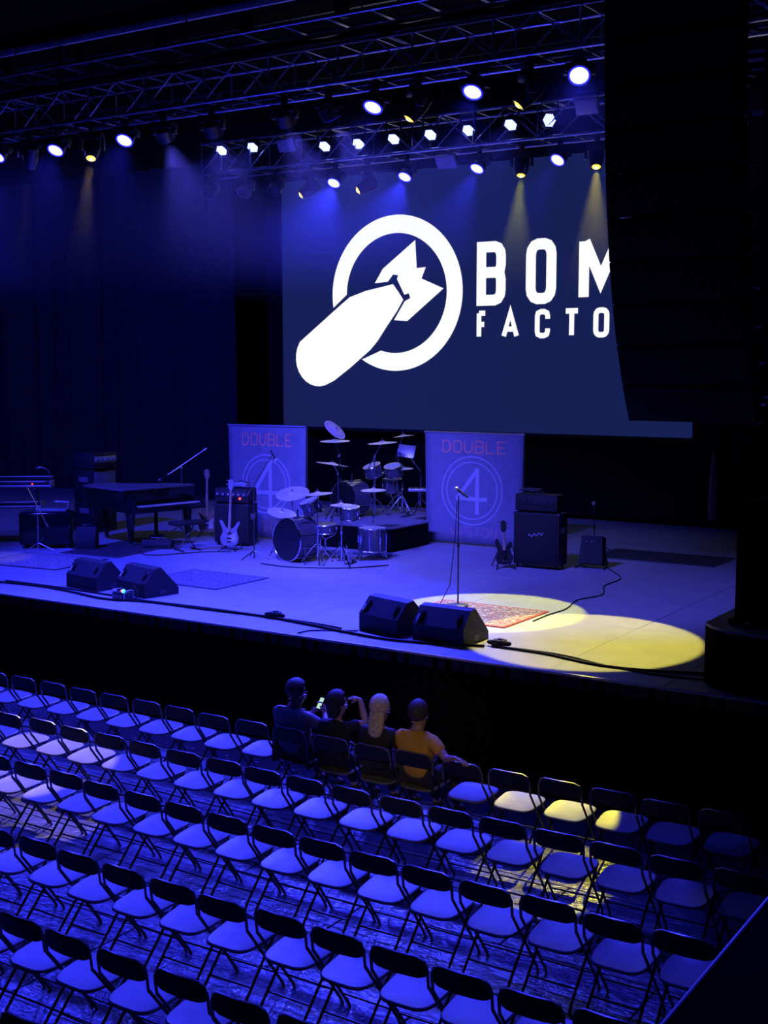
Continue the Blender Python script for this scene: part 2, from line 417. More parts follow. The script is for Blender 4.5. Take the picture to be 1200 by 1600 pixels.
def big_screen():
    t = thing('projection_screen', 'huge dark blue lit screen showing a white bomb emblem and BOMB FACTORY', 'screen', (-14.03, 25.0, 6.18))
    MB().box((0, 0.03, 0), (10.40, 0.05, 5.87), bev=0.004).build('screen_surface', M_SCREEN, t)
    fr = MB()
    fr.box((0, 0.07, 2.97), (10.5, 0.06, 0.06)).box((0, 0.07, -2.97), (10.5, 0.06, 0.06)).box((5.22, 0.07, 0), (0.06, 0.06, 5.9)).box((-5.22, 0.07, 0), (0.06, 0.06, 5.9))
    fr.build('screen_frame', M_BLACK, t)
    for x in (-3.5, 3.5): MB().bar((x, 0.07, 2.98), (x, 0.07, 4.72), 0.008, 6).build('hanging_wire', M_STEEL, t)
    Y = -0.004
    # ring, cut open where the bomb crosses it
    cx, cz, ro, ri = -1.92, 0.19, 1.775, 1.365
    def ang(p): return math.atan2(p[1] - cz, p[0] - cx)
    o1, i1 = ang((-3.68, -0.10)), ang((-3.24, 0.20))
    o2, i2 = ang((-2.86, -1.33)), ang((-2.32, -1.12))
    if o1 < 0: o1 += 2 * PI
    i1 = i1 % (2 * PI); o2 = o2 % (2 * PI); i2 = i2 % (2 * PI)
    mb = MB(); n = 90; prev = None
    for k in range(n + 1):
        f = k / n
        ao = o1 + (o2 - 2 * PI - o1) * f; ai = i1 + (i2 - 2 * PI - i1) * f
        a = mb.bm.verts.new((cx + ro * math.cos(ao), Y, cz + ro * math.sin(ao)))
        b = mb.bm.verts.new((cx + ri * math.cos(ai), Y, cz + ri * math.sin(ai)))
        if prev: mb.bm.faces.new((prev[0], a, b, prev[1]))
        prev = (a, b)
    mb.build('emblem_ring', M_LOGO, t, smooth=False)
    body = [(-3.44, -0.02), (-3.20, 0.14), (-2.75, 0.27), (-1.99, 0.40), (-1.84, 0.22), (-1.71, 0.04), (-1.88, -0.22), (-2.15, -0.55), (-2.42, -0.90), (-2.62, -1.10), (-3.2, -1.52), (-3.66, -1.82)]
    bx, bz, br = -4.12, -1.28, 0.68
    for k in range(1, 14):
        a = math.radians(-48 - k * 180 / 14)
        body.append((bx + br * math.cos(a), bz + br * math.sin(a)))
    MB().flat(body, Y).build('emblem_bomb', M_LOGO, t, smooth=False)
    fin = [(-2.49, .44), (-2.27, .76), (-1.39, 1.37), (-1.35, .74), (-1.11, .75), (-1.22, .50), (-.64, .26), (-1.60, -.45), (-1.96, -.42), (-1.67, 0), (-1.52, .07), (-1.56, .18), (-1.68, .15), (-1.88, .51), (-1.85, .60), (-1.99, .62), (-2.13, .46)]
    MB().flat(fin, Y).build('emblem_fin', M_LOGO, t, smooth=False)
    for k, ch in enumerate('BOMB'):
        x = (0.21, 1.42, 2.66, 4.10)[k]; wd = (0.72, 0.72, 1.0, 0.72)[k]
        letter(ch, x, -0.155, wd, 1.39, 0.235, M_LOGO, t, Y)
    for k, ch in enumerate('FACTORY'):
        x = (0.22, 0.84, 1.65, 2.33, 3.01, 3.70, 4.36)[k]; wd = (0.27, 0.43, 0.36, 0.37, 0.36, 0.38, 0.44)[k]
        letter(ch, x, -0.885, wd, 0.625, 0.115, M_LOGO, t, Y)
big_screen()

# ------------------------------------------------------------------ trusses
def truss(name, label, x0, x1, y, z, wd, ht, bay, rc=0.024, tray=False):
    L = x1 - x0
    t = thing(name, label, 'truss', (x0, y, z))
    ch = MB().bar((0, 0, 0), (L, 0, 0), rc, 10).build('chord', M_ALU, t)
    for p in ((0, wd, 0), (0, 0, ht), (0, wd, ht)): put(ch, t, p)
    MB().bar((0, 0.235, -0.004), (L, 0.235, -0.004), 0.02, 8).build('hanging_bar', M_STEEL, t)
    n = int(round(L / bay))
    dg = po = cr = hz = None
    for k in range(n):
        for yy in (0, wd):
            o = MB().bar((0, 0, 0.02), (bay, 0, ht - 0.02), 0.011, 6).build('diagonal_brace', M_ALU, t) if dg is None else put(dg, t)
            dg = dg or o
            o.location = (k * bay, yy, 0)
            if k % 2: o.rotation_euler = (0, 0, PI); o.location = ((k + 1) * bay, yy, 0)
            if k % 2 == 0:
                o = MB().bar((0, 0, 0.02), (0, 0, ht - 0.02), 0.013, 6).build('post', M_ALU, t) if po is None else put(po, t)
                po = po or o; o.location = (k * bay, yy, 0)
        for zz in (0, ht):
            o = MB().bar((0, 0.02, 0), (0, wd - 0.02, 0), 0.013, 6).build('cross_bar', M_ALU, t) if cr is None else put(cr, t)
            cr = cr or o; o.location = (k * bay, 0, zz)
    hc = None
    for k in range(5):
        o = MB().bar((0, wd / 2, ht), (0, wd / 2, 10.9 - z), 0.010, 6).build('hoist_chain', M_STEEL, t) if hc is None else put(hc, t)
        hc = hc or o; o.location = (L * (0.08 + 0.21 * k), 0, 0)
        b = MB().box((0, wd / 2, ht + 0.02), (0.09, wd + 0.06, 0.05), bev=0.008).build('lifting_bracket', M_STEEL, t); b.location = o.location
    if tray:
        MB().box((L / 2, -0.03, ht - 0.03), (L, 0.085, 0.012), (0.25, 0, 0)).build('cable_tray', M_PAINT, t)
        MB().tube([(L * k / 40, 0.1 + 0.03 * math.sin(k * 1.3), ht + 0.075 + 0.015 * math.sin(k * 2.1)) for k in range(41)], 0.055, 8).build('cable_loom', M_CABLE, t)
    return t
truss('lighting_truss', 'front box truss hung over the stage edge with hanging lights', -18.6, -3.6, 12.25, 7.90, 0.52, 0.43, 0.5, tray=True)
truss('lighting_truss', 'rear box truss hung in front of the big screen', -14.75, -5.5, 16.95, 7.95, 0.52, 0.50, 0.53)
def ladder():
    t = thing('ladder_truss', 'flat ladder truss lying just above the front truss', 'truss', (-16.6, 11.88, 8.52))
    ch = MB().bar((0, 0, 0), (13, 0, 0), 0.02, 8).build('chord', M_ALU, t)
    put(ch, t, (0, 0.46, 0))
    cr = None
    for k in range(22):
        o = MB().box((0, 0.23, 0), (0.05, 0.44, 0.03)).build('rung', M_ALU, t) if cr is None else put(cr, t)
        cr = cr or o; o.location = (0.3 + k * 0.6, 0, 0)
    hk = None
    for k in range(9):
        o = MB().box((0, 0.1, 0.12), (0.10, 0.16, 0.24), bev=0.01).build('clamp_block', M_STEEL, t) if hk is None else put(hk, t)
        hk = hk or o; o.location = (1.5 + k * 1.35, 0, 0)
ladder()
def hung_ladder():
    t = thing('hanging_ladder', 'short vertical ladder of blue-lit bars at the top right', 'ladder', (-4.5, 14.0, 7.38), math.radians(10))
    for dx in (0, 0.24):
        MB().bar((dx, 0, 0), (dx, 0, 1.5), 0.014, 6).build('rail', M_STEEL, t)
    for z in (0.0, 0.03, 0.47, 0.57, 0.66, 0.93, 1.16):
        MB().box((0.12, -0.01, z), (0.26, 0.03, 0.028)).build('rung', M_ALU, t)
hung_ladder()

# ------------------------------------------------------------------ lights on the trusses
HEADS = {}
def moving_head(kind, lens, aim, label, top, watts=0, color=BLUE, deg=50, blend=0.7, name='moving_head_light', group=None):
    """lens: world position of the lens centre; top: z of the chord it hangs from."""
    d = (Vector(aim) - Vector(lens)).normalized()
    spotk = kind == 'spot'
    ln = 0.30 if spotk else 0.17
    rl = 0.062 if spotk else 0.096
    piv = Vector(lens) - d * (ln * 0.62)
    piv.y = 17.185 if lens[1] > 15 else 12.485                     # the truss's hanging bar
    lens = piv + d * (ln * 0.62)
    t = thing(name, label, 'stage light', (piv.x, piv.y, top), 0, group)
    p = piv - t.location
    az = math.atan2(d.x, -d.y) if (abs(d.x) + abs(d.y)) > 1e-3 else 0
    Rz = Matrix.Rotation(az, 4, 'Z')
    MB().box((0, 0, -0.045), (0.05, 0.09, 0.11), bev=0.01).build('clamp', M_STEEL, t)
    hz = min(-0.14, p.z + 0.20)
    MB().box((0, 0, -0.14), (0.30, 0.24, 0.09), (0, 0, az), bev=0.02).build('base', M_BLACK, t)
    yk = MB()
    for s in (-1, 1):
        q0 = Rz @ Vector((s * 0.145, 0, -0.17)); q1 = Rz @ Vector((s * 0.155, 0, p.z - 0.02))
        c = (q0 + q1) / 2
        yk.box(c, (0.035, 0.10, abs(q1.z - q0.z) + 0.04), (0, 0, az), bev=0.012)
    yk.box(Rz @ Vector((0, 0, -0.185)), (0.31, 0.10, 0.025), (0, 0, az), bev=0.008)
    yk.build('yoke', M_STEEL, t)
    Mh = Matrix.Translation(p) @ frame(d)
    a, b = -ln * 0.5, ln * 0.62
    if spotk: prof = [(0, a), (0.07, a), (0.105, a + 0.03), (0.115, a + 0.12), (0.10, b - 0.10), (0.078, b - 0.02), (0.078, b), (rl, b), (rl, b - 0.012), (0, b - 0.012)]
    else: prof = [(0, a), (0.08, a), (0.115, a + 0.03), (0.125, b - 0.03), (0.125, b), (rl, b), (rl, b - 0.008), (0, b - 0.008)]
    MB().lathe(prof, 20, Mh).build('head', M_STEEL, t)
    lm = {'wash': M_LENSB, 'spot': M_LENSY, 'dark': M_LENSD}[kind]
    pr = [(0, b + 0.012), (rl * 0.55, b + 0.008), (rl, b - 0.006)][::-1]
    le = MB().lathe([(0, b - 0.011)] + pr, 20, Mh).build('lens', lm, t)
    if kind == 'wash': MB().lathe([(rl * 1.02, b - 0.004), (rl * 1.17, b - 0.004), (rl * 1.17, b + 0.004), (rl * 1.02, b + 0.006)], 20, Mh, True).build('lens_halo', M_HALO, t)  # added glowing ring, imitates the halo and is no part of the fixture
    if spotk:
        MB().lathe([(0, b + 0.0125), (rl * 0.5, b + 0.0125), (rl * 0.5, b + 0.014), (0, b + 0.014)], 14, Mh).build('lens_core', M_LENSYH, le)
    if watts: spot(Vector(lens) + d * 0.03, aim, watts, color, deg, blend, rl * 0.7)
    return t

FT = 7.876   # underside of the front truss
RT = 7.926
wash = [(-14.60, 7.62, (-13.5, 7.0, 0), 'leftmost blue-lit wash light on the front truss, at the picture edge'),
        (-13.42, 7.60, (-12.0, 7.0, 0), 'blue-lit wash light on the front truss, second from the left'),
        (-12.13, 7.61, (-10.5, 7.0, 0), 'blue-lit wash light on the front truss, third from the left'),
        (-8.24, 7.61, (-8.2, 7.5, 0), 'blue-lit wash light on the front truss above the emblem'),
        (-6.94, 7.63, (-6.4, 7.0, 0), 'blue-lit wash light on the front truss, second from the right'),
        (-5.68, 7.65, (-2.6, 5.6, 1.0), 'rightmost blue-lit wash light on the front truss, beside the speaker array')]
for k, (x, z, aim, lab) in enumerate(wash):
    moving_head('wash', (x, 12.48, z), aim, lab, FT, (1500, 1500, 1400, 900, 800, 1900)[k], BLUE, 78, 0.9, name='wash_light', group='blue wash lights on the front truss')
rwash = [(-12.11, 7.62, (-11.6, 12.4, S), 'blue-lit wash light under the rear truss, leftmost of four'),
         (-10.76, 7.61, (-10.9, 12.6, S), 'blue-lit wash light under the rear truss, second of four'),
         (-9.48, 7.63, (-10.1, 12.6, S), 'blue-lit wash light under the rear truss, third of four'),
         (-8.15, 7.64, (-9.2, 11.4, S), 'blue-lit wash light under the rear truss, rightmost of four')]
for k, (x, z, aim, lab) in enumerate(rwash):
    moving_head('wash', (x, 17.15, z), aim, lab, RT, (6200, 5600, 3400, 900)[k], BLUE, (84, 70, 54, 50)[k], 0.9, name='wash_light', group='blue wash lights under the rear truss')
moving_head('spot', (-14.07, 12.5, 7.44), (-17.5, 14.5, S), 'yellow-lens moving head on the front truss, first from the left', FT, 260, WARM, 11, 0.3)
moving_head('spot', (-12.73, 12.5, 7.43), (-10.35, 8.85, 0), 'yellow-lens moving head on the front truss, second from the left', FT, 2600, WARM, 14, 0.12)
moving_head('spot', (-7.75, 12.5, 7.43), (-9.6, 11.0, 4.0), 'yellow-lens moving head on the front truss above the ring emblem', FT)
moving_head('spot', (-6.38, 12.5, 7.43), (-8.6, 11.0, 4.4), 'yellow-lens moving head on the front truss, near its right end', FT)
moving_head('spot', (-12.74, 17.2, 7.47), (-14.4, 15.6, 5.9), 'yellow-lens moving head under the rear truss, leftmost', RT)
moving_head('spot', (-11.60, 17.2, 7.46), (-13.2, 15.4, 6.2), 'yellow-lens moving head under the rear truss, beside the emblem', RT)
moving_head('spot', (-8.74, 17.2, 7.47), (-8.05, 15.0, S), 'yellow-lens moving head under the rear truss above the letters', RT, 2900, (0.95, 0.96, 0.01), 23, 0.06)
moving_head('spot', (-7.54, 17.2, 7.49), (-6.27, 14.1, S), 'yellow-lens moving head under the rear truss, nearest the speaker array', RT, 3600, (1.0, 0.86, 0.12), 23.5, 0.06)
moving_head('spot', (-7.05, 17.2, 7.47), (-4.95, 10.32, 0), 'yellow-lens moving head at the right end of the rear truss, behind the speaker array', RT, 5800, YEL, 7.6, 0.06)
for x, z, aim, lab, wt in ((-11.52, 7.60, (-13.8, 19.0, S), 'moving head turned to the back on the front truss, left of the rear truss end', 3300),
                       (-10.71, 7.58, (-12.6, 18.6, S), 'moving head turned to the back on the front truss, second from the left', 2200),
                       (-9.57, 7.60, (-11.3, 19.3, S), 'moving head turned to the back on the front truss over the blinder panel', 2600),
                       (-8.88, 7.58, (-7.4, 16.6, S), 'moving head turned to the back on the front truss, left of the emblem light', 2600)):
    moving_head('wash', (x, 12.55, z), aim, lab, FT, wt, UPWASH, 52, 0.8)
for x, z, aim, lab in ((-14.76, 7.62, (-14, 14, 3), 'unlit dark moving head at the left end of the rear truss'),
                       (-13.98, 7.60, (-13, 14, 3), 'unlit dark moving head under the rear truss, second from left end'),
                       (-13.34, 7.58, (-13, 14, 3), 'unlit dark moving head under the rear truss at the screen edge')):
    moving_head('dark', (x, 17.2, z), aim, lab, RT)

def par(x, y, z, aim, label, watts):
    t = thing('led_par_light', label, 'stage light', (x, y, 8.432), 0, 'LED par lights in the rear truss')
    hh = 8.432 - z
    d = (Vector(aim) - Vector((x, y, z))).normalized(); p = Vector((0, 0, -hh)); Mh = Matrix.Translation(p) @ frame(d)
    MB().lathe([(0, -0.16), (0.06, -0.16), (0.105, -0.12), (0.115, 0), (0.105, 0), (0.105, -0.02), (0, -0.02)], 18, Mh).build('can', M_BLACK, t)
    y_ = MB()
    for s in (-1, 1): y_.box((s * 0.13, 0, -hh / 2), (0.01, 0.035, hh + .02))
    y_.box((0, 0, -0.005), (0.27, 0.035, 0.01)); y_.build('yoke', M_STEEL, t)
    mb = MB()
    for q in range(-3, 4):
        for r in range(-3, 4):
            if abs(q + r) <= 3:
                u, v = 0.029 * (q + r / 2), 0.029 * r * 0.866
                mb.lathe([(0.0125, 0), (0.0105, 0.005), (0, 0.006)], 6, Mh @ Matrix.Translation((u, v, -0.012)))
    mb.build('led_lens_cluster', M_LENSW, t, kind='stuff')
    if watts: spot(Vector((x, y, z)) + d * 0.03, aim, watts, (0.05, 0.06, 1.0), 60, 0.8, 0.08)
pars = [(-14.30, 8.30), (-13.63, 8.29), (-12.16, 8.17), (-11.51, 8.15), (-10.85, 8.16), (-10.19, 8.16), (-9.53, 8.16), (-8.83, 8.17), (-8.20, 8.18)]
ordn = ['first', 'second', 'third', 'fourth', 'fifth', 'sixth', 'seventh', 'eighth', 'ninth', 'tenth', 'eleventh', 'twelfth', 'thirteenth', 'fourteenth', 'fifteenth', 'sixteenth', 'seventeenth', 'eighteenth', 'nineteenth', 'twentieth', 'twenty-first']
for k, (x, z) in enumerate(pars):
    par(x, 16.94, z, (x * 0.8 - 1.5, 9.0, 0.5) if k < 8 else (-4.4, 13.8, 7.9), 'lit LED par with dotted lens in the rear truss, %s from the left' % ordn[k], 900)

def blinder(loc, label, rx):
    t = thing('blinder_panel', label, 'stage light', loc, rot=(rx, 0, 0))
    MB().box((0, 0, 0), (0.34, 0.07, 0.22), bev=0.012).build('housing', M_SILVER, t)
    MB().box((0, -0.037, 0), (0.30, 0.006, 0.18), bev=0.002).build('front_glass', mat('pale_diffuser', (0.55, 0.55, 0.6), 0.5, noise=0.05), t)
    MB().tube([(-0.18, 0, 0), (-0.18, 0.02, 0.2), (0.18, 0.02, 0.2), (0.18, 0, 0)], 0.008, 6).build('bracket', M_STEEL, t)
blinder((-12.91, 16.93, 8.27), 'grey flat blinder panel in the rear truss near its left end', 0.5)
blinder((-9.98, 17.07, 7.775), 'grey flat blinder panel hanging under the middle of the rear truss', 0.6)
blinder((-7.62, 16.93, 8.31), 'grey flat blinder panel in the rear truss beside the speaker array', 0.4)

# ------------------------------------------------------------------ the hung line array and the stack at the right
def line_array():
    t = thing('line_array_speaker', 'tall black curved line array speaker hanging in front of the screen', 'speaker', (-4.07, 10.75, 8.68), math.radians(-4))
    W, H, D = 1.28, 0.385, 0.54
    front = [(-W / 2, 0), (W / 2, 0), (W * 0.36, D), (-W * 0.36, D)]
    cab = None; y = 0.0; z = 0.0; tilt = math.radians(0)
    tilts = [0, 0.8, 1.0, 1.3, 1.6, 2.0, 2.6, 3.2, 4.0, 5.0, 6.0, 7.0]
    acc = 0
    for k in range(12):
        acc += math.radians(tilts[k] * 0.72)
        Mloc = Matrix.Translation((0, y, z)) @ Matrix.Rotation(acc, 4, 'X')
        if cab is None:
            cab = MB().prism(front, H * 0.965, Matrix.Translation((0, 0, -H * 0.965))).build('speaker_cabinet', M_TOLEX, t)
            gr = MB().box((0, -0.008, -H * 0.48), (W * 0.97, 0.02, H * 0.90), bev=0.006).build('grille', M_GRILLE, cab)
            br = []
            for s in (-1, 1):
                b = MB(); b.box((s * (W * 0.5 - 0.02), 0.10, -H * 0.96), (0.05, 0.16, 0.035), bev=0.006).box((s * (W * 0.5 - 0.11), 0.46, -H * 0.96), (0.05, 0.14, 0.035), bev=0.006)
                br.append(b.build('rigging_bracket', M_ALU, cab, kind='stuff'))
            o = cab
        else:
            o = put(cab, t)
            for c in [gr] + br: put(c, o)
        o.matrix_basis = Mloc
        v = Mloc @ Vector((0, 0, -H)); y, z = v.y, v.z
    MB().box((0, 0.33, 0.06), (0.9, 0.75, 0.08), bev=0.01).build('fly_frame', M_STEEL, t)
line_array()

def plinth():
    pts = [(-4.28, 13.9), (-4.28, 12.70), (-4.16, 12.55), (-3.95, 12.42), (-3.7, 12.36), (-3.4, 12.34), (-2.6, 12.34), (-2.6, 13.9)]
    t = thing('speaker_plinth', 'black round-fronted plinth at the right end of the stage edge', 'plinth', (0, 0, S))
    MB().prism(pts, 0.60).build('drum_body', M_SKIRT, t)
    MB().prism([(x, y) for x, y in pts], 0.03, Matrix.Translation((0, 0, 0.605))).build('lit_top', mat('plinth_lit_top', (0.3, 0.3, 0.32), 0.6, noise=0.1), t)  # pale top stands in for light falling on the black plinth
    s = thing('speaker_stack', 'black upright speaker cabinet standing on the round plinth', 'speaker', (-3.55, 13.05, S + 0.637))
    MB().box((0, 0, 0.66), (0.86, 0.72, 1.22), bev=0.015).build('cabinet', M_SKIRT, s)
    MB().box((0, -0.366, 0.66), (0.78, 0.014, 1.12), bev=0.004).build('grille', M_SKIRT, s)
    MB().box((0.1, 0, 1.30), (0.5, 0.5, 0.05), bev=0.01).build('lit_top_slab', M_SILVER, s)  # silver slab added in place of light on the black cabinet's top
    for x in (-0.44, 0.3):
        MB().box((x, -0.25, 0.03), (0.14, 0.14, 0.06), bev=0.015).build('foot', M_RUBBER, s)
    MB().tube([(-0.43, -0.1, 0.22), (-0.48, -0.1, 0.22), (-0.48, 0.1, 0.22), (-0.43, 0.1, 0.22)], 0.018, 6).build('handle', M_RUBBER, s)
plinth()

def furled_cloth():
    mb = MB(); N = 14
    prof = [(0.008, 1.28), (0.018, 1.2), (0.034, 1.0), (0.046, 0.75), (0.056, 0.45), (0.06, 0.2), (0.05, 0.03), (0.02, 0.0)]
    mb.lathe([(r * (1 + 0.0), z) for r, z in prof[::-1]], N)
    for v in mb.bm.verts:
        a = math.atan2(v.co.y, v.co.x); k = 1 + 0.22 * math.cos(4 * a)
        v.co.x *= k; v.co.y *= k
    t = thing('furled_cloth', 'narrow furled cloth hanging from a cord at far right back', 'cloth', (-7.36, 22.0, S + 0.55))
    mb.build('cloth', mat('furled_fabric', (0.14, 0.14, 0.17), 0.9, noise=0.2), t)
    MB().bar((0, 0, 1.27), (0.02, 0, 8.93), 0.008, 6).build('cord', M_CABLE, t)
furled_cloth()

# balcony parapet at the lower right
def parapet():
    t = thing('balcony_parapet', 'black balcony parapet with a bright metal edge, lower right corner', 'parapet')
    MB().box((-0.55, 4.0, 1.74), (0.40, 8.0, 3.48)).build('wall_panel', M_BLACK, t)
    MB().box((-0.52, 4.0, 3.49), (0.46, 8.0, 0.02), bev=0.004).build('ledge', M_SKIRT, t)
    MB().box((-0.752, 4.0, 3.497), (0.010, 8.0, 0.014), bev=0.003).build('metal_edge', M_EDGE, t)
parapet()

# ------------------------------------------------------------------ folding chairs
def make_chair():
    t = thing('folding_chair', '', 'chair')
    # seat: rounded dish, wider at the front
    out = []
    for k in range(28):
        a = 2 * PI * k / 28; ca, sa = math.cos(a), math.sin(a)
        x = math.copysign(abs(ca) ** 0.50, ca); y = math.copysign(abs(sa) ** 0.50, sa)
        out.append((x * (0.218 + 0.014 * y), y * 0.222))
    mb = MB(); rings = []
    for sc, z in ((1.0, 0.0), (1.0, 0.016), (0.965, 0.022), (0.75, 0.014), (0.4, 0.008)):
        rings.append([mb.bm.verts.new((x * sc, y * sc, z + 0.014 * (y * sc) / 0.2)) for x, y in out])
    for A, B in zip(rings, rings[1:]):
        for k in range(28): mb.bm.faces.new((A[k], A[(k + 1) % 28], B[(k + 1) % 28], B[k]))
    mb.bm.faces.new(rings[0][::-1]); mb.bm.faces.new(rings[-1])
    o = mb.build('seat', M_SEAT, t); o.location = (0, 0, 0.43)
    # back: curved plate with rounded upper corners
    def bp(x, z):      # centre surface of the back
        return Vector((x, -0.205 - 0.10 * (z - 0.58) - 0.028 * (1 - (x / 0.21) ** 2), z))
    cols = [-0.21, -0.195, -0.16, -0.1, 0, 0.1, 0.16, 0.195, 0.21]
    mb = MB(); F = []; B = []
    for x in cols:
        ax = abs(x); top = 0.80 - (0.0 if ax < 0.15 else 0.05 * ((ax - 0.15) / 0.06) ** 2); bot = 0.665 + (0.0 if ax < 0.15 else 0.02 * ((ax - 0.15) / 0.06) ** 2)
        zs = [bot + (top - bot) * j / 3 for j in range(4)]
        F.append([mb.bm.verts.new(bp(x, z) + Vector((0, 0.007, 0))) for z in zs])
        B.append([mb.bm.verts.new(bp(x, z) - Vector((0, 0.007, 0))) for z in zs])
    for G in (F, B):
        for P, Q in zip(G, G[1:]):
            for j in range(3): mb.bm.faces.new((P[j], Q[j], Q[j + 1], P[j + 1]))
    for i in range(len(cols) - 1):
        for j in (0, 3): mb.bm.faces.new((F[i][j], F[i + 1][j], B[i + 1][j], B[i][j]))
    for i in (0, -1):
        for j in range(3): mb.bm.faces.new((F[i][j], F[i][j + 1], B[i][j + 1], B[i][j]))
    mb.build('backrest', M_BACK, t)
    top = [(-0.222, -0.205, 0.60), (-0.222, -0.222, 0.73), (-0.20, -0.228, 0.785), (-0.15, -0.236, 0.807), (0, -0.252, 0.81), (0.15, -0.236, 0.807), (0.20, -0.228, 0.785), (0.222, -0.222, 0.73), (0.222, -0.205, 0.60)]
    MB().tube(top, 0.011, 6).build('back_frame', M_RIM, t)
    for s in (-1, 1):
        MB().tube([(s * 0.222, 0.235, 0), (s * 0.222, 0.21, 0.05), (s * 0.222, -0.205, 0.61)], 0.0115, 6).build('leg', M_FRAME, t)
        MB().tube([(s * 0.196, -0.235, 0), (s * 0.196, -0.21, 0.05), (s * 0.196, 0.15, 0.425)], 0.0115, 6).build('leg', M_FRAME, t)
    MB().bar((-0.222, 0.13, 0.155), (0.222, 0.13, 0.155), 0.008, 6).build('stretcher', M_FRAME, t)
    MB().bar((-0.196, -0.12, 0.13), (0.196, -0.12, 0.13), 0.008, 6).build('stretcher', M_FRAME, t)
    return t
chair0 = make_chair(); first = [True]
def chair(x, y, rz, label, group):
    if first[0]:
        first[0] = False
        chair0.location = (x, y, 0); chair0.rotation_euler = (0, 0, rz); chair0['label'] = label; chair0['group'] = group
        return
    dup(chair0, (x, y, 0), rz, label, group)
rows = [('front row', -3.37, .521, 10.81, 0, 0, 19), ('second row', -3.33, .519, 9.59, 0, -1, 16), ('third row', -3.33, .515, 8.30, .027, -2, 14),
        ('fourth row', -3.31, .508, 7.00, .022, -1, 11), ('fifth row', -3.25, .515, 5.94, .02, 2, 8), ('sixth row', -5.70, .515, 5.07, 0, 0, 1)]
rr = random.Random(3)
for nm, x0, p, y0, sl, k0, k1 in rows:
    for k in range(k1, k0 - 1, -1):
        x = x0 - p * k; y = y0 + sl * (-3.33 - x)
        n = ordn[k1 - k]
        if nm == 'front row' and k >= 10: x -= 0.05
        if nm == 'front row' and 6 <= k <= 9:
            x = (-6.54, -7.03, -7.57, -8.12)[k - 6]
            lab = 'black folding chair in the front row under the %s seated person from the left' % ordn[9 - k]
        else:
            lab = 'black folding chair, %s from the stage, %s from the left end of its row' % (nm if nm != 'front row' else 'first row', n)
        chair(x + rr.uniform(-.012, .012), y + rr.uniform(-.02, .02), rr.uniform(-.03, .03), lab, 'folding chairs in the ' + nm)

# ------------------------------------------------------------------ stage furniture
def rug(cx, cy, lx, ly, rz, m, bm_, label, border=0.09, th=0.012):
    t = thing('rug', label, 'rug', (cx, cy, S + 0.001), rz)
    MB().box((0, 0, th / 2), (lx - border * 2, ly - border * 2, th), bev=0.003, seg=1).build('pile', m, t)
    for s in (-1, 1):
        MB().box((0, s * (ly - border) / 2, th / 2), (lx, border, th * 0.95), bev=0.003, seg=1).build('border', bm_, t)
        MB().box((s * (lx - border) / 2, 0, th / 2), (border, ly - border * 2, th * 0.95), bev=0.003, seg=1).build('border', bm_, t)
rug(-8.12, 14.66, 1.62, 1.28, 0, M_RUGRED, M_RUGBORD, 'red patterned persian rug under the centre microphone stand', 0.04)
rug(-16.5, 14.72, 1.75, 1.35, 0.12, M_RUGGREY, M_RUGBORDG, 'pale patterned rug at the far left of the stage', 0.05)
rug(-12.95, 14.80, 1.55, 1.25, 0, M_RUGMID, M_RUGBORDG, 'dark blue patterned rug between the left wedges and the drums', 0.04)
rug(-16.45, 16.75, 1.3, 2.3, 0.1, M_RUGBLK, M_RUGBORDG, 'plain dark rug under the grand piano', 0.04)
rug(-7.82, 20.85, 2.2, 1.15, 0, M_RUGBLK, M_RUGBORDG, 'plain dark rug at the back right of the stage', 0.04)

def wedge(x, y, rz, label):
    t = thing('wedge_monitor', label, 'monitor speaker', (x, y, S + 0.002), rz, 'floor wedge monitors')
    prof = [(0, 0.0), (0, 0.20), (0.17, 0.40), (0.27, 0.42), (0.58, 0.10), (0.58, 0)]
    Mx = Matrix(((0, 0, 1, -0.36), (1, 0, 0, 0), (0, 1, 0, 0), (0, 0, 0, 1)))
    MB().prism(prof, 0.72, Mx).build('cabinet', M_WEDGE, t)
    dn = Vector((0, 0.32, 0.31)).normalized()
    MB().box((0, 0.432, 0.268), (0.66, 0.40, 0.012), (-math.atan2(0.32, 0.31), 0, 0)).build('grille', M_GRILLE, t)
    for s in (-1, 1):
        MB().box((s * 0.26, 0.082, 0.307), (0.05, 0.012, 0.12), (-0.705, 0, 0), bev=0.003).build('handle_slot', M_DHEADB, t)
        MB().box((s * 0.361, 0.30, 0.06), (0.006, 0.10, 0.06)).build('corner_plate', M_STEEL, t)
    MB().box((-0.31, 0.052, 0.278), (0.022, 0.012, 0.09), (-0.705, 0, 0)).build('label_plate', mat('white_label', (0.8, 0.8, 0.8), 0.5, noise=0.05), t)
wedge(-13.88, 13.12, math.radians(-6), 'black wedge monitor at the left stage edge, the farther of two')
wedge(-12.90, 13.14, math.radians(-12), 'black wedge monitor at the left stage edge beside the lit box')
wedge(-8.50, 12.92, math.radians(-16), 'black wedge monitor near the stage centre, left of two')
wedge(-7.57, 12.80, math.radians(-2), 'black wedge monitor near the stage centre, right of two by the rug')

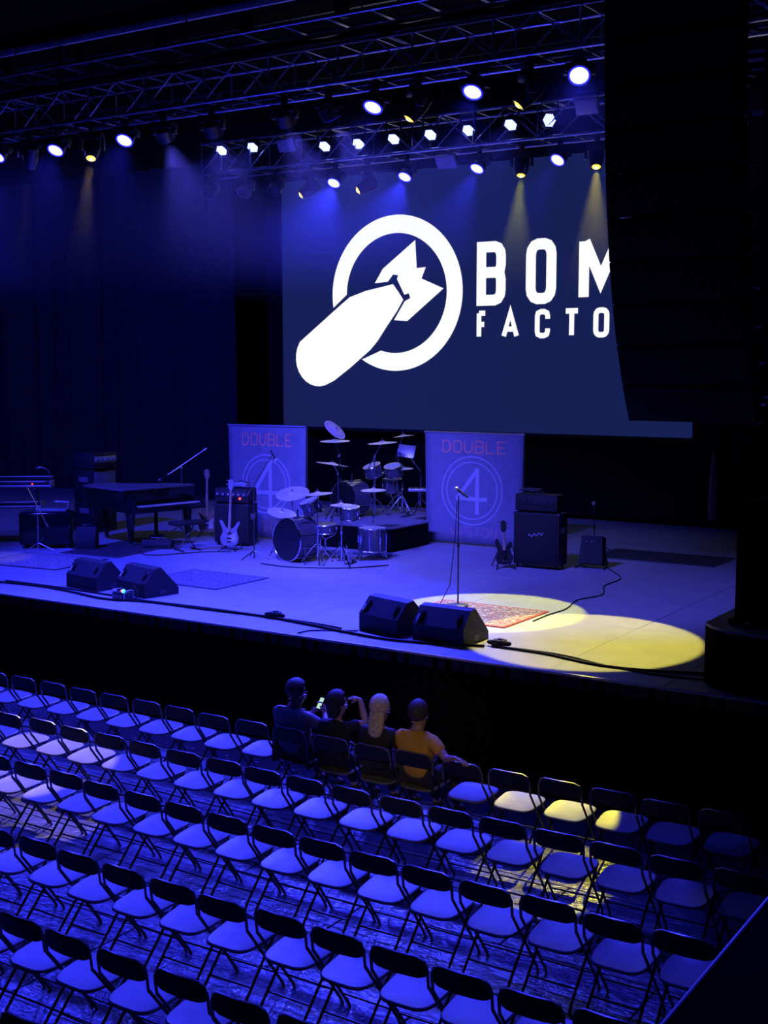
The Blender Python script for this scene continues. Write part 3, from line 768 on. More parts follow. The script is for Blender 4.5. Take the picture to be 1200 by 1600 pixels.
def lit_box():
    t = thing('power_box', 'small metal box with green and red lamps at the stage edge', 'box', (-12.78, 12.86, S + 0.002), math.radians(-8))
    MB().box((0, 0, 0.06), (0.26, 0.16, 0.10), bev=0.008).build('body', M_STEEL, t)
    for s in (-1, 1): MB().tube([(s * 0.13, -0.08, 0.0), (s * 0.13, -0.08, 0.14), (s * 0.13, 0.08, 0.14), (s * 0.13, 0.08, 0)], 0.007, 6).build('guard_rail', M_ALU, t)
    for k in range(4): MB().box((-0.09 + k * 0.05, -0.084, 0.05), (0.032, 0.012, 0.04), bev=0.003).build('socket', M_SILVER, t)
    MB().ball((0.08, -0.05, 0.135), 0.026).build('green_light', M_GREEN, t, label='green indicator lamp')
    MB().ball((-0.02, -0.01, 0.125), 0.014).build('red_light', M_RED, t, label='red indicator lamp')
    MB().tube([(0.05, 0.05, 0.1), (0.12, 0.1, 0.2), (0.2, 0.1, 0.12), (0.22, 0.05, 0.01)], 0.012, 6).build('lead', M_CABLE, t)
lit_box()

def cable(pts, r, label, z=S):
    P = [Vector((x, y, z + r * (1.0 if len(p) < 1 else 1.0))) for p in pts for x, y in [p]]
    out = []
    for i in range(len(P) - 1):
        p0 = P[max(0, i - 1)]; p1 = P[i]; p2 = P[i + 1]; p3 = P[min(len(P) - 1, i + 2)]
        for j in range(6):
            u = j / 6
            out.append(0.5 * ((2 * p1) + (p2 - p0) * u + (2 * p0 - 5 * p1 + 4 * p2 - p3) * u * u + (3 * p1 - p0 - 3 * p2 + p3) * u ** 3))
    out.append(P[-1])
    return tag(MB().tube(out, r, 6).build('cable', M_CABLE), label, 'cable')
cable([(-15.6, 12.82), (-14.6, 12.92), (-13.8, 12.84), (-13.0, 12.70), (-12.3, 12.86), (-11.4, 12.88), (-10.3, 12.92), (-9.4, 12.80), (-8.9, 12.70), (-8.0, 12.62), (-7.0, 12.92)], 0.017, 'thick black cable along the left half of the stage edge')
cable([(-15.4, 13.00), (-14.3, 13.02), (-13.3, 12.98), (-12.5, 12.92), (-11.3, 12.97), (-10.2, 12.95), (-9.5, 12.92), (-9.0, 12.85)], 0.013, 'thin black cable beside the thick one along the left stage edge')
cable([(-6.85, 12.98), (-6.2, 12.94), (-5.6, 12.78), (-5.04, 12.80), (-4.30, 13.05)], 0.015, 'thick black cable from the connector box to the round plinth')
cable([(-6.85, 13.03), (-6.1, 13.02), (-5.4, 12.80), (-4.8, 12.72), (-4.30, 12.78)], 0.010, 'thin black cable crossing the yellow pool to the round plinth')
cable([(-8.36, 19.5), (-7.9, 18.9), (-7.55, 18.34), (-7.5, 17.6), (-7.23, 16.88), (-7.35, 16.3), (-7.2, 15.6), (-7.22, 15.1), (-7.2, 14.6)], 0.009, 'thin black cable winding from the small amplifier to the red rug')
cable([(-9.3, 12.34), (-9.25, 12.55), (-8.95, 12.75), (-8.75, 12.85)], 0.009, 'short black cable dropping over the stage edge by the centre wedges')
cable([(-17.3, 16.1), (-16.6, 15.9), (-16.0, 16.4), (-15.4, 16.2), (-14.9, 17.0), (-14.5, 17.3)], 0.01, 'black cable on the deck between the piano and the guitar')
cable([(-13.2, 16.5), (-12.6, 16.45), (-12.0, 16.7), (-11.6, 17.0), (-11.3, 17.5)], 0.011, 'black cable lying in front of the lower drum kit')
def connector(x, y, label):
    t = thing('cable_connector', label, 'connector', (x, y, S + 0.002), 0.1)
    MB().box((0, 0, 0.04), (0.16, 0.12, 0.08), bev=0.012).build('body', M_RUBBER, t)
    MB().box((0.02, 0, 0.088), (0.06, 0.05, 0.02), bev=0.004).build('latch', M_STEEL, t)
    for s in (-1, 1): MB().lathe([(0.028, 0), (0.028, 0.05), (0.016, 0.07)], 10, Matrix.Translation((s * 0.08, 0, 0.04)) @ frame((s, 0, 0))).build('gland', M_RUBBER, t)
connector(-10.15, 12.97, 'black cable connector box on the left part of the stage edge')
connector(-6.88, 13.06, 'black cable connector box beside the centre wedges in yellow light')

# microphones and stands
def microphone(loc, d, label, r=0.026):
    t = thing('microphone', label, 'microphone', loc)
    Mh = frame(d)
    MB().lathe([(0, -0.17), (0.012, -0.17), (0.016, -0.05), (0.022, 0.0)], 12, Mh).build('handle', M_BLACK, t)
    MB().ball(Mh @ Vector((0, 0, 0.025)), r * 1.15, 12, 8).build('grille', M_SILVER, t)
    return t
def mic_stand(x, y, z0, label, hp, boom=None, base='tripod', clutch=True, col=None):
    m = col or M_STEEL
    t = thing('microphone_stand', label, 'stand', (x, y, z0))
    if base == 'round':
        MB().lathe([(0, 0), (0.14, 0), (0.145, 0.012), (0.12, 0.025), (0.02, 0.035), (0, 0.035)], 24).build('base', m, t)
    else:
        for k in range(3):
            a = 2 * PI * k / 3 + 0.4
            MB().tube([(0.0, 0, 0.14), (0.06 * math.cos(a), 0.06 * math.sin(a), 0.12), (0.30 * math.cos(a), 0.30 * math.sin(a), 0.012)], 0.010, 6).build('leg', m, t)
    MB().tube([(0, 0, 0.02), (0, 0, hp * 0.55)], 0.012, 8).build('lower_tube', m, t)
    MB().tube([(0, 0, hp * 0.55), (0, 0, hp)], 0.0085, 8).build('upper_tube', m, t)
    if clutch: MB().lathe([(0.012, 0), (0.02, 0.01), (0.02, 0.06), (0.012, 0.075)], 10, Matrix.Translation((0, 0, hp * 0.55 - 0.03))).build('clutch', m, t)
    if boom:
        a, b = boom
        MB().tube([a, b], 0.0085, 8).build('boom_arm', m, t)
        MB().ball((0, 0, hp), (0.022, 0.03, 0.022), 8, 6).build('swivel', m, t)
        d = (Vector(a) - Vector(b)).normalized()
        MB().tube([Vector(a), Vector(a) + d * 0.08], 0.018, 8).build('counterweight', m, t)
    return t
mic_stand(-8.53, 14.97, S + 0.013, 'straight black microphone stand on the red rug, centre stage', 1.52, None, 'round')
MB_ = None
microphone((-8.53, 14.95, S + 0.013 + 1.60), (-0.55, -0.25, 0.45), 'vocal microphone on top of the centre stage stand')
tag(MB().tube([(-8.53, 14.93, S + 1.45), (-8.56, 14.92, S + 0.9), (-8.62, 14.9, S + 0.3), (-8.75, 14.85, S + 0.025), (-9.0, 14.7, S + 0.012)], 0.006, 6).build('cable', M_CABLE), 'thin microphone lead hanging beside the centre stage stand', 'cable')
mic_stand(-17.21, 19.02, S, 'boom microphone stand rising behind the grand piano', 1.28, ((0.34, 0.28, 1.62), (-0.28, -0.22, 1.08)), col=M_ALU)
microphone((-17.53, 18.76, S + 1.05), (-0.6, -0.5, -0.5), 'microphone at the low end of the boom behind the piano')
mic_stand(-13.66, 16.9, S, 'black boom microphone stand left of the lower drum kit', 1.25, ((-0.06, -0.04, 1.15), (0.24, 0.22, 1.78)))
microphone((-13.36, 17.12, S + 1.72), (0.35, 0.2, -0.8), 'small microphone hanging from the boom before the left banner')
mic_stand(-9.18, 21.03, S, 'dim microphone stand in the dark behind the right amplifier', 0.76, None, 'tripod', col=M_BLACK)
microphone((-9.18, 21.0, S + 0.83), (0.1, -0.3, 0.9), 'dim microphone in the dark right of the big amplifier', 0.034)

# banners
def banner(x, y, wd, ht, rz, label, which):
    t = thing('stage_banner', label, 'banner', (x, y, S + 0.03), rz, 'DOUBLE VISION banners')
    nx, nz = 14, 10; mb = MB(); g = []
    for i in range(nx + 1):
        col = []
        for j in range(nz + 1):
            fx = i / nx - .5; fz = j / nz
            col.append(mb.bm.verts.new((fx * wd * (1 - 0.035 * (1 - fz)), 0.0, fz * ht)))
        g.append(col)
    for A, B in zip(g, g[1:]):
        for j in range(nz): mb.bm.faces.new((A[j], B[j], B[j + 1], A[j + 1]))
    o = mb.build('fabric', M_BANNER, t)
    so = o.modifiers.new('thick', 'SOLIDIFY'); so.thickness = 0.006; so.offset = 1
    MB().bar((-wd / 2 - 0.02, 0.0, ht + 0.01), (wd / 2 + 0.02, 0.0, ht + 0.01), 0.022, 8).build('top_rail', M_ALU, t)
    for s in (-1, 1):
        MB().bar((s * (wd / 2 - 0.03), 0.05, 0), (s * (wd / 2 - 0.01), 0.05, ht), 0.014, 6).build('post', M_STEEL, t)
        MB().box((s * (wd / 2 - 0.05), 0.05, -0.015), (0.06, 0.6, 0.03), bev=0.006).build('foot', M_STEEL, t)
    Y = -0.010
    for k, ch in enumerate('DOUBLE'):
        w_ = 0.098 * wd
        letter(ch, (-0.315 + 0.111 * k) * wd, ht * 0.825, w_ * 0.92, ht * 0.115, ht * 0.013, M_PRINTR, t, Y)
    for k, ch in enumerate('VISION'):
        letter(ch, (-0.235 + 0.083 * k) * wd, ht * 0.06, wd * 0.068, ht * 0.10, ht * 0.012, M_PRINTD, t, Y)
    cx, cz = -0.01 * wd, 0.485 * ht
    R = 0.305 * wd
    for r_, w_ in ((R, 0.020), (R * 0.84, 0.018)):
        MB().ribbon([(cx + r_ * math.cos(2 * PI * k / 56), cz + r_ * math.sin(2 * PI * k / 56)) for k in range(56)], w_ * ht * .6, True, Y).build('emblem_ring', M_PRINT, t, smooth=False)
    n = MB(); tt = ht * 0.036
    vx = cx + 0.055 * wd
    n.ribbon([(vx, cz + 0.205 * ht), (vx, cz - 0.215 * ht)], tt, False, Y)
    n.ribbon([(vx + 0.01 * wd, cz + 0.205 * ht), (vx - 0.20 * wd, cz - 0.07 * ht)], tt, False, Y - .0006)
    n.ribbon([(vx - 0.215 * wd, cz - 0.075 * ht), (vx + 0.10 * wd, cz - 0.075 * ht)], tt, False, Y - .0012)
    n.build('numeral_four', M_PRINT, t, smooth=False)
banner(-15.02, 19.0, 1.82, 2.13, 0.03, 'grey banner reading DOUBLE 4 VISION behind the bass amplifier, left of the drums', 0)
banner(-11.32, 20.40, 2.06, 2.03, 0.0, 'grey banner reading DOUBLE 4 VISION right of the drum riser, behind the microphone', 1)

# amplifiers
def cab(name, x, y, z, w, d, h, rz, label, cat, handles=True, casters=False, gm=None, group=None):
    t = thing(name, label, cat, (x, y, z), rz, group)
    b = 0.06 if casters else 0.012
    MB().box((0, 0, b + (h - b) / 2), (w, d, h - b), bev=0.02).build('cabinet', M_TOLEX, t)
    MB().box((0, -d / 2 - 0.004, b + (h - b) / 2), (w * 0.92, 0.02, (h - b) * 0.92), bev=0.006).build('grille', gm or M_GRILLE, t)
    for sx in (-1, 1):
        for sy in (-1, 1):
            if casters:
                MB().lathe([(0.008, -0.012), (0.028, -0.012), (0.028, 0.012), (0.008, 0.012)], 10, Matrix.Translation((sx * (w / 2 - .06), sy * (d / 2 - .06), 0.029)) @ Matrix.Rotation(PI / 2, 4, 'Y')).build('caster', M_RUBBER, t)
            else:
                MB().box((sx * (w / 2 - .05), sy * (d / 2 - .05), 0.007), (0.04, 0.04, 0.014), bev=0.003).build('foot', M_RUBBER, t)
            MB().box((sx * (w / 2 - .02), -d / 2 + 0.02, h - 0.02), (0.05, 0.05, 0.05), bev=0.012).build('corner_cap', M_STEEL, t) if sy < 0 else None
        if handles:
            MB().box((sx * (w / 2 + 0.002), 0, h * 0.7), (0.012, d * 0.45, 0.10), bev=0.004).build('handle_plate', M_SILVER, t)
    return t
def amp_head(x, y, z, w, d, h, rz, label, lamp=None, knobs=7, name='bass_amplifier', panel=None):
    t = thing(name, label, 'amplifier', (x, y, z), rz)
    MB().box((0, 0, h / 2 + 0.008), (w, d, h - 0.016), bev=0.018).build('case', M_TOLEX, t)
    MB().box((0, -d / 2 - 0.004, h * 0.62), (w * 0.92, 0.014, h * 0.36), bev=0.004).build('panel', panel or M_SILVER, t)
    MB().box((0, -d / 2 - 0.004, h * 0.25), (w * 0.92, 0.014, h * 0.30), bev=0.004).build('grille', M_GRILLE, t)
    for k in range(knobs):
        kx = -w * 0.4 + w * 0.8 * k / (knobs - 1)
        MB().lathe([(0.018, 0), (0.016, 0.022), (0, 0.022)], 10, Matrix.Translation((kx, -d / 2 - 0.011, h * 0.62)) @ frame((0, -1, 0))).build('knob', M_STEEL if panel is M_TOLEX else M_KNOB, t)
    MB().tube([(-0.12, 0, h - 0.005), (-0.10, 0, h + 0.03), (0.10, 0, h + 0.03), (0.12, 0, h - 0.005)], 0.012, 6).build('handle', M_RUBBER, t)
    if lamp: MB().ball((w * 0.28, -d / 2 - 0.014, h * 0.36), 0.022, 10, 8).build('pilot_lamp', M_RED, t, label='red pilot lamp')
    for sx in (-1, 1): MB().box((sx * w * 0.42, 0, 0.006), (0.04, d * 0.7, 0.012)).build('foot', M_RUBBER, t)
    return t
cab('speaker_cabinet', -18.74, 18.15, S, 0.62, 0.56, 0.62, PI / 2, 'lower black speaker cabinet standing behind the grand piano', 'speaker')
cab('speaker_cabinet', -18.74, 18.15, S + 0.622, 0.62, 0.56, 0.62, PI / 2, 'upper pale-fronted speaker cabinet behind the piano, under the rack', 'speaker', gm=M_CARPETB)
amp_head(-18.74, 18.15, S + 1.244, 0.64, 0.60, 0.34, PI / 2, 'black amplifier rack on top of the cabinets behind the piano', None, 5, 'amplifier_rack')
cab('bass_cabinet', -15.05, 18.1, S, 0.70, 0.40, 0.78, math.radians(12), 'black bass speaker cabinet in front of the left banner', 'speaker', casters=True)
amp_head(-15.05, 18.1, S + 0.783, 0.68, 0.38, 0.28, math.radians(12), 'bass amplifier head with red pilot lamp left of the drums', True, 6, panel=M_STEEL)
def loose(x, y, z, label):
    t = thing('effects_unit', label, 'effects unit', (x, y, z), math.radians(12))
    MB().box((0, 0, 0.03), (0.32, 0.22, 0.055), bev=0.008).build('case', M_SILVER, t)
    for k in range(4): MB().lathe([(0.014, 0), (0.012, 0.02), (0, 0.02)], 8, Matrix.Translation((-0.11 + 0.07 * k, -0.04, 0.057))).build('knob', M_KNOB, t)
    MB().tube([(-0.1, 0.05, 0.062), (-0.02, 0.08, 0.10), (0.08, 0.02, 0.07), (0.15, 0.08, 0.064)], 0.01, 6).build('lead', M_CABLE, t)
loose(-14.90, 18.06, S + 1.104, 'small effects unit with lead on top of the bass amplifier')
cab('guitar_cabinet', -9.12, 18.72, S, 0.80, 0.38, 0.92, math.radians(3), 'big black guitar speaker cabinet right of the banner', 'speaker', casters=True)
amp_head(-9.15, 18.72, S + 0.923, 0.74, 0.28, 0.29, math.radians(3), 'black guitar amplifier head on the big cabinet at right', None, 7, 'guitar_amplifier', panel=M_TOLEX)
def cloth_heap():
    mb = MB()
    for k in range(6):
        a = k * 1.1
        mb.tube([(0.16 * math.cos(a + u) * (1 + .3 * math.sin(3 * u + k)), 0.07 * math.sin(a + u), 0.018 + 0.004 * k + 0.010 * math.sin(2 * u)) for u in [i * 0.42 for i in range(15)]], 0.010, 5)
    o = mb.build('coiled_lead', M_STEEL, None, kind=None); o.location = (-9.32, 18.74, S + 1.247)
    o['kind'] = 'stuff'; tag(o, 'coil of grey lead on top of the guitar amplifier head', 'cable')
cloth_heap()
def cab_logo():
    pts = [(-0.13 + 0.02 * k, -0.200, 0.54 + 0.026 * math.sin(k * 1.5) + 0.004 * k) for k in range(14)]
    cabo = [o for o in C.objects if o.name.startswith('guitar_cabinet')][0]
    MB().tube(pts, 0.009, 5).build('script_emblem', M_KNOB, cabo, label='pale illegible script emblem')
cab_logo()
t = thing('combo_amplifier', 'small black tilted amplifier with knobs on a low stand, right of the big cabinet', 'amplifier', (-8.40, 19.24, S), math.radians(8))
MB().prism([(-0.2, 0), (0.2, 0), (0.17, 0.46), (-0.17, 0.46)], 0.24, Matrix.Translation((0, -0.10, 0.06)) @ Matrix.Rotation(PI / 2 - 0.22, 4, 'X') @ Matrix.Translation((0, 0, -0.12))).build('cabinet', M_TOLEX, t)
for k in range(3): MB().ball((-0.10 + 0.10 * k, -0.125, 0.44), 0.018, 8, 6).build('knob', M_CHROME, t)
for s in (-1, 1):
    MB().tube([(s * 0.16, 0.08, 0.30), (s * 0.20, 0.12, 0.02), (s * 0.24, -0.26, 0.02)], 0.016, 6).build('stand_leg', M_STEEL, t)

# guitars
BASSBODY = rnd([(0, -0.24), (0.13, -0.22), (0.17, -0.10), (0.12, 0.02), (0.16, 0.14), (0.12, 0.20), (0.04, 0.10), (-0.04, 0.10), (-0.13, 0.26), (-0.17, 0.16), (-0.12, 0.02), (-0.165, -0.10), (-0.12, -0.22)])
RICKBODY = rnd([(0, -0.22), (0.12, -0.21), (0.165, -0.10), (0.125, 0.03), (0.18, 0.17), (0.14, 0.18), (0.06, 0.08), (-0.06, 0.08), (-0.13, 0.19), (-0.19, 0.20), (-0.125, 0.03), (-0.165, -0.10), (-0.12, -0.21)])
def guitar(x, y, rz, outline, m, neck, label, lean=0.16, sc=1.0):
    t = thing('electric_guitar' if neck < 0.75 else 'bass_guitar', label, 'guitar', (x, y, S + 0.31 * sc), rot=(-lean, 0, rz))
    Mf = Matrix(((1, 0, 0, 0), (0, 0, -1, 0.0), (0, 1, 0, 0), (0, 0, 0, 1)))
    bo = MB().prism([(a * sc, b * sc) for a, b in outline], 0.04, Mf).build('body', m, t)
    bv = bo.modifiers.new('round', 'BEVEL'); bv.width = 0.008; bv.segments = 2; bv.limit_method = 'ANGLE'
    MB().prism([(a * 0.5 * sc + 0.05, b * 0.45 * sc - 0.06) for a, b in outline], 0.003, Matrix.Translation((0, -0.041, 0)) @ Mf).build('pickguard', M_TOLEX if m is M_BLACK else M_KNOB, t)
    MB().tube([(0, -0.05, 0.02), (0, -0.045, 0.10 + neck)], [0.028, 0.021], 8).build('neck', M_NECK, t)
    Mt = Matrix.Translation((0, -0.04, 0.10 + neck)) @ Mf
    hs = MB().prism([(-0.022, 0), (0.022, 0), (0.05, 0.06), (0.045, 0.17), (0.0, 0.20), (-0.045, 0.17), (-0.05, 0.06)], 0.018, Mt).build('headstock', m, t)
    for k in range(4):
        s = -1 if k % 2 else 1
        MB().lathe([(0.006, 0), (0.006, 0.02), (0.016, 0.024), (0.016, 0.034), (0, 0.036)], 8, Matrix.Translation((s * 0.047, -0.05, 0.10 + neck + 0.07 + 0.035 * k)) @ frame((s, 0, 0))).build('tuning_peg', M_CHROME, t)
    for z in (-0.02, -0.10): MB().box((0, -0.046, z * sc), (0.085, 0.016, 0.03), bev=0.004).build('pickup', M_BLACK, t)
    MB().box((0, -0.046, -0.155 * sc), (0.07, 0.016, 0.035), bev=0.004).build('bridge', M_CHROME, t)
    mb = MB()
    for k in range(4): mb.bar((-0.018 + 0.012 * k, -0.072, -0.155 * sc), (-0.014 + 0.009 * k, -0.068, 0.10 + neck), 0.0012, 4)
    mb.build('strings', M_CHROME, t, kind='stuff')
    s = thing('guitar_stand', 'low black stand holding the ' + label.split(',')[0].replace(' leaning', ''), 'stand', (x, y, S), rz)
    for sx in (-1, 1):
        MB().tube([(sx * 0.03, 0.12, 0.36), (sx * 0.16, 0.18, 0.012)], 0.011, 6).build('leg', M_STEEL, s)
        MB().tube([(sx * 0.03, 0.12, 0.36), (sx * 0.10, 0.02, 0.055), (sx * 0.12, -0.12, 0.045), (sx * 0.12, -0.13, 0.08)], 0.010, 6).build('cradle_arm', M_STEEL, s)
        MB().tube([(sx * 0.10, 0.02, 0.055), (sx * 0.16, -0.22, 0.012)], 0.010, 6).build('leg', M_STEEL, s)
guitar(-16.32, 18.75, 0.55, BASSBODY, M_WOODG, 0.70, 'dark bass guitar, leaning on a stand beside the piano bench', 0.14)
guitar(-14.65, 17.45, 0.35, RICKBODY, M_GTRW, 0.66, 'pale horned electric guitar, on a stand before the bass amplifier', 0.14, 1.05)
guitar(-9.60, 18.35, 0.7, BASSBODY, M_BLACK, 0.22, 'short black guitar, on a stand left of the big cabinet', 0.2, 0.85)
# small dark tilted gear by the piano legs
def floor_box(x, y, w, d, h, rz, label, name='pedal_case'):
    t = thing(name, label, 'case', (x, y, S + 0.001), rz)
    Mx = Matrix(((0, 0, 1, -w / 2), (1, 0, 0, 0), (0, 1, 0, 0), (0, 0, 0, 1)))
    MB().prism([(-d / 2, 0), (-d / 2, h * 0.45), (-d * 0.1, h), (d / 2, h * 0.8), (d / 2, 0)], w, Mx).build('body', M_TOLEX, t)
    MB().tube([(-w * .25, -d * .05, h * .98), (-w * .2, -d * .05, h + .03), (w * .2, -d * .05, h + .03), (w * .25, -d * .05, h * .98)], 0.01, 6).build('handle', M_STEEL, t)
    for s in (-1, 1): MB().box((s * w * 0.46, -d / 2 + 0.02, 0.03), (0.05, 0.05, 0.05), bev=0.01).build('corner_cap', M_STEEL, t)
floor_box(-17.02, 16.25, 0.36, 0.34, 0.40, 0.6, 'small dark tilted box on the deck left of the piano legs')
floor_box(-15.95, 16.95, 0.55, 0.25, 0.16, 0.5, 'low dark pedal case on the deck under the piano keyboard')

# grand piano
def grand_piano():
    t = thing('grand_piano', 'black lacquered grand piano at the left of the stage, lid closed', 'piano', (-16.14, 17.45, S + 0.0), math.radians(79))
    t.scale = (1.08, 1.08, 1.06)
    hw = 0.74
    out = [(-hw, 0.22), (-hw, 1.38), (-0.66, 1.56), (-0.46, 1.64), (-0.22, 1.62), (-0.04, 1.50), (0.08, 1.30), (0.20, 1.10), (0.40, 0.92), (0.60, 0.76), (0.71, 0.60), (hw, 0.42), (hw, 0.22)]
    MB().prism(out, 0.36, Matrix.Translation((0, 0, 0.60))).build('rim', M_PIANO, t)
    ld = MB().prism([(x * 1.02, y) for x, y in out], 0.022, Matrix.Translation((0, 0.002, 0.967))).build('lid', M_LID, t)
    MB().box((0, 0.30, 0.992), (1.5, 0.17, 0.008), bev=0.003).build('front_flap', M_LID, ld)
    MB().bar((-0.75, 0.40, 0.992), (0.75, 0.40, 0.992), 0.006, 6).build('hinge', M_CHROME, ld)
    MB().box((0, 0.07, 0.64), (2 * hw, 0.34, 0.09), bev=0.01).build('keybed', M_PIANO, t)
    for s in (-1, 1): MB().box((s * (hw - 0.03), 0.08, 0.735), (0.06, 0.30, 0.11), bev=0.015).build('key_cheek', M_PIANO, t)
    MB().box((0, 0.215, 0.82), (1.36, 0.03, 0.22), (0.12, 0, 0), bev=0.01).build('fallboard', M_PIANO, t)
    mb = MB()
    for k in range(52): mb.box((-0.66 + 0.0254 * (k + .5), 0.03, 0.705), (0.0235, 0.155, 0.022))
    mb.build('white_keys', M_IVORY, t, kind='stuff')
    mb = MB()
    for k in range(51):
        if k % 7 in (0, 2, 3, 5, 6): mb.box((-0.66 + 0.0254 * (k + 1), 0.065, 0.721), (0.012, 0.095, 0.016))
    mb.build('black_keys', M_EBONY, t, kind='stuff')
    MB().box((0, -0.075, 0.675), (1.37, 0.02, 0.035), bev=0.006).build('key_slip', M_PIANO, t)
    for x, y in ((-0.60, 0.25), (0.60, 0.25), (-0.35, 1.35)):
        MB().lathe([(0.03, 0.045), (0.035, 0.09), (0.05, 0.14), (0.075, 0.46), (0.085, 0.56), (0.085, 0.60)], 8, Matrix.Translation((x, y, 0))).build('leg', M_PIANO, t)
        MB().lathe([(0.01, -0.012), (0.03, -0.012), (0.03, 0.012), (0.01, 0.012)], 10, Matrix.Translation((x, y, 0.043)) @ Matrix.Rotation(PI / 2, 4, 'X')).build('caster', M_BRASS, t)
    MB().box((0, 0.35, 0.35), (0.05, 0.04, 0.52)).box((0, 0.33, 0.10), (0.26, 0.10, 0.08), bev=0.01).build('pedal_lyre', M_PIANO, t)
    for k in (-1, 0, 1): MB().box((0.07 * k, 0.22, 0.085), (0.025, 0.14, 0.012), bev=0.004).build('pedal', M_BRASS, t)
grand_piano()
def bench():
    t = thing('piano_bench', 'padded folding piano bench right of the grand piano', 'bench', (-15.32, 17.05, S), math.radians(67))
    MB().box((0, 0, 0.50), (0.62, 0.30, 0.07), bev=0.025, seg=3).build('seat_pad', M_TOLEX, t)
    for s in (-1, 1):
        for r in (-1, 1):
            MB().tube([(s * 0.16 * r, r * 0.0 + s * 0.02, 0.465), (-s * 0.16 * r, s * 0.02, 0.02)], 0.013, 6).build('leg', M_STEEL, t) if r > 0 else None
        MB().bar((s * 0.17, -0.2, 0.016), (s * 0.17, 0.2, 0.016), 0.014, 6).build('foot_bar', M_STEEL, t)
bench()

# keyboards far left
def keyboard_rig():
    a = math.radians(37)
    x0, y0 = -18.65, 15.95
    s = thing('keyboard_stand', 'metal two-tier keyboard stand at the far left of the stage', 'stand', (x0, y0, S), a)
    for sx in (-0.45, 0.45):
        MB().tube([(sx, -0.2, 0.014), (sx, 0.22, 0.014)], 0.018, 6).build('foot', M_STEEL, s)
        MB().tube([(sx, 0.12, 0.03), (sx, 0.12, 1.06)], 0.018, 6).build('post', M_STEEL, s)
        for z in (0.66, 1.04): MB().tube([(sx, 0.14, z), (sx, -0.20, z - 0.0)], 0.014, 6).build('arm', M_ALU, s)
    for z, L, lab, nm in ((1.056, 1.50, 'long pale-edged keyboard on the top tier at the far left', 'stage_keyboard'), (0.676, 1.15, 'shorter keyboard on the lower tier beneath the long one', 'synthesizer')):
        k = thing(nm, lab, 'keyboard', (x0, y0, S + z), a)
        MB().box((0, 0, 0.055), (L, 0.34, 0.10), bev=0.012).build('case', M_TOLEX, k)
        if z > 1:
            MB().box((0, 0.13, 0.14), (L, 0.10, 0.09), bev=0.012).build('rear_console', M_TOLEX, k)
            MB().box((0, 0.13, 0.187), (L * 0.99, 0.11, 0.012), bev=0.003).build('console_top', M_IVORY, k)
        MB().box((0, -0.176, 0.035), (L * 0.98, 0.012, 0.035), bev=0.003).build('front_strip', M_IVORY, k)
        MB().box((0, 0.09, 0.108), (L * 0.96, 0.14, 0.008), bev=0.002).build('control_panel', M_SILVER, k)
        mb = MB(); n = int(L * 0.88 / 0.0236)
        for q in range(n): mb.box((-n * 0.0118 + 0.0236 * (q + .5), -0.085, 0.112), (0.0215, 0.15, 0.014))
        mb.build('white_keys', M_IVORY, k, kind='stuff')
        for sx in (-1, 1): MB().box((sx * (L / 2 - 0.01), 0, 0.065), (0.03, 0.35, 0.13), bev=0.01).build('end_cheek', M_SILVER, k)
        if z > 1: MB().ball((L * 0.28, -0.184, 0.075), 0.012, 8, 6).build('red_light', M_RED, k, label='tiny red lamp')
    m = thing('gooseneck_lamp', 'small bent gooseneck lamp at the right end of the keyboards', 'lamp', (x0 + 0.70 * math.cos(a), y0 + 0.70 * math.sin(a) + 0.02, S + 1.19), a)
    MB().lathe([(0, 0), (0.03, 0), (0.03, 0.02), (0.01, 0.03)], 10).build('base', M_STEEL, m)
    MB().tube([(0, 0, 0.02), (0.0, 0, 0.10), (-0.05, 0, 0.19), (-0.13, 0, 0.23), (-0.2, 0, 0.235)], 0.008, 6).build('neck', M_ALU, m)
    MB().lathe([(0.012, 0), (0.03, 0.05), (0.026, 0.055), (0, 0.055)], 10, Matrix.Translation((-0.19, 0, 0.235)) @ frame((-1, 0, -.2))).build('shade', M_ALU, m)
keyboard_rig()
def small_console():
    t = thing('organ_console', 'dark low console with a lit top edge before the keyboards', 'console', (-17.75, 15.98, S), math.radians(37))
    MB().box((0, 0, 0.36), (0.95, 0.42, 0.60), bev=0.05, seg=3).build('body', M_PIANO, t)
    MB().box((0.1, -0.02, 0.69), (0.55, 0.30, 0.05), bev=0.015).build('top_unit', M_SILVER, t)
    MB().tube([(0.38, -0.05, 0.715), (0.40, -0.05, 0.83), (0.15, -0.02, 0.84)], 0.014, 6).build('rail', M_IVORY, t)
    for sx in (-0.38, 0.38): MB().box((sx, 0, 0.03), (0.06, 0.36, 0.06), bev=0.01).build('foot', M_RUBBER, t)
small_console()
mic_stand(-17.52, 15.55, S, 'slanted thin stand left of the piano on the pale rug', 0.75, ((0.1, 0.1, 0.5), (-0.14, -0.1, 1.15)), col=M_ALU)

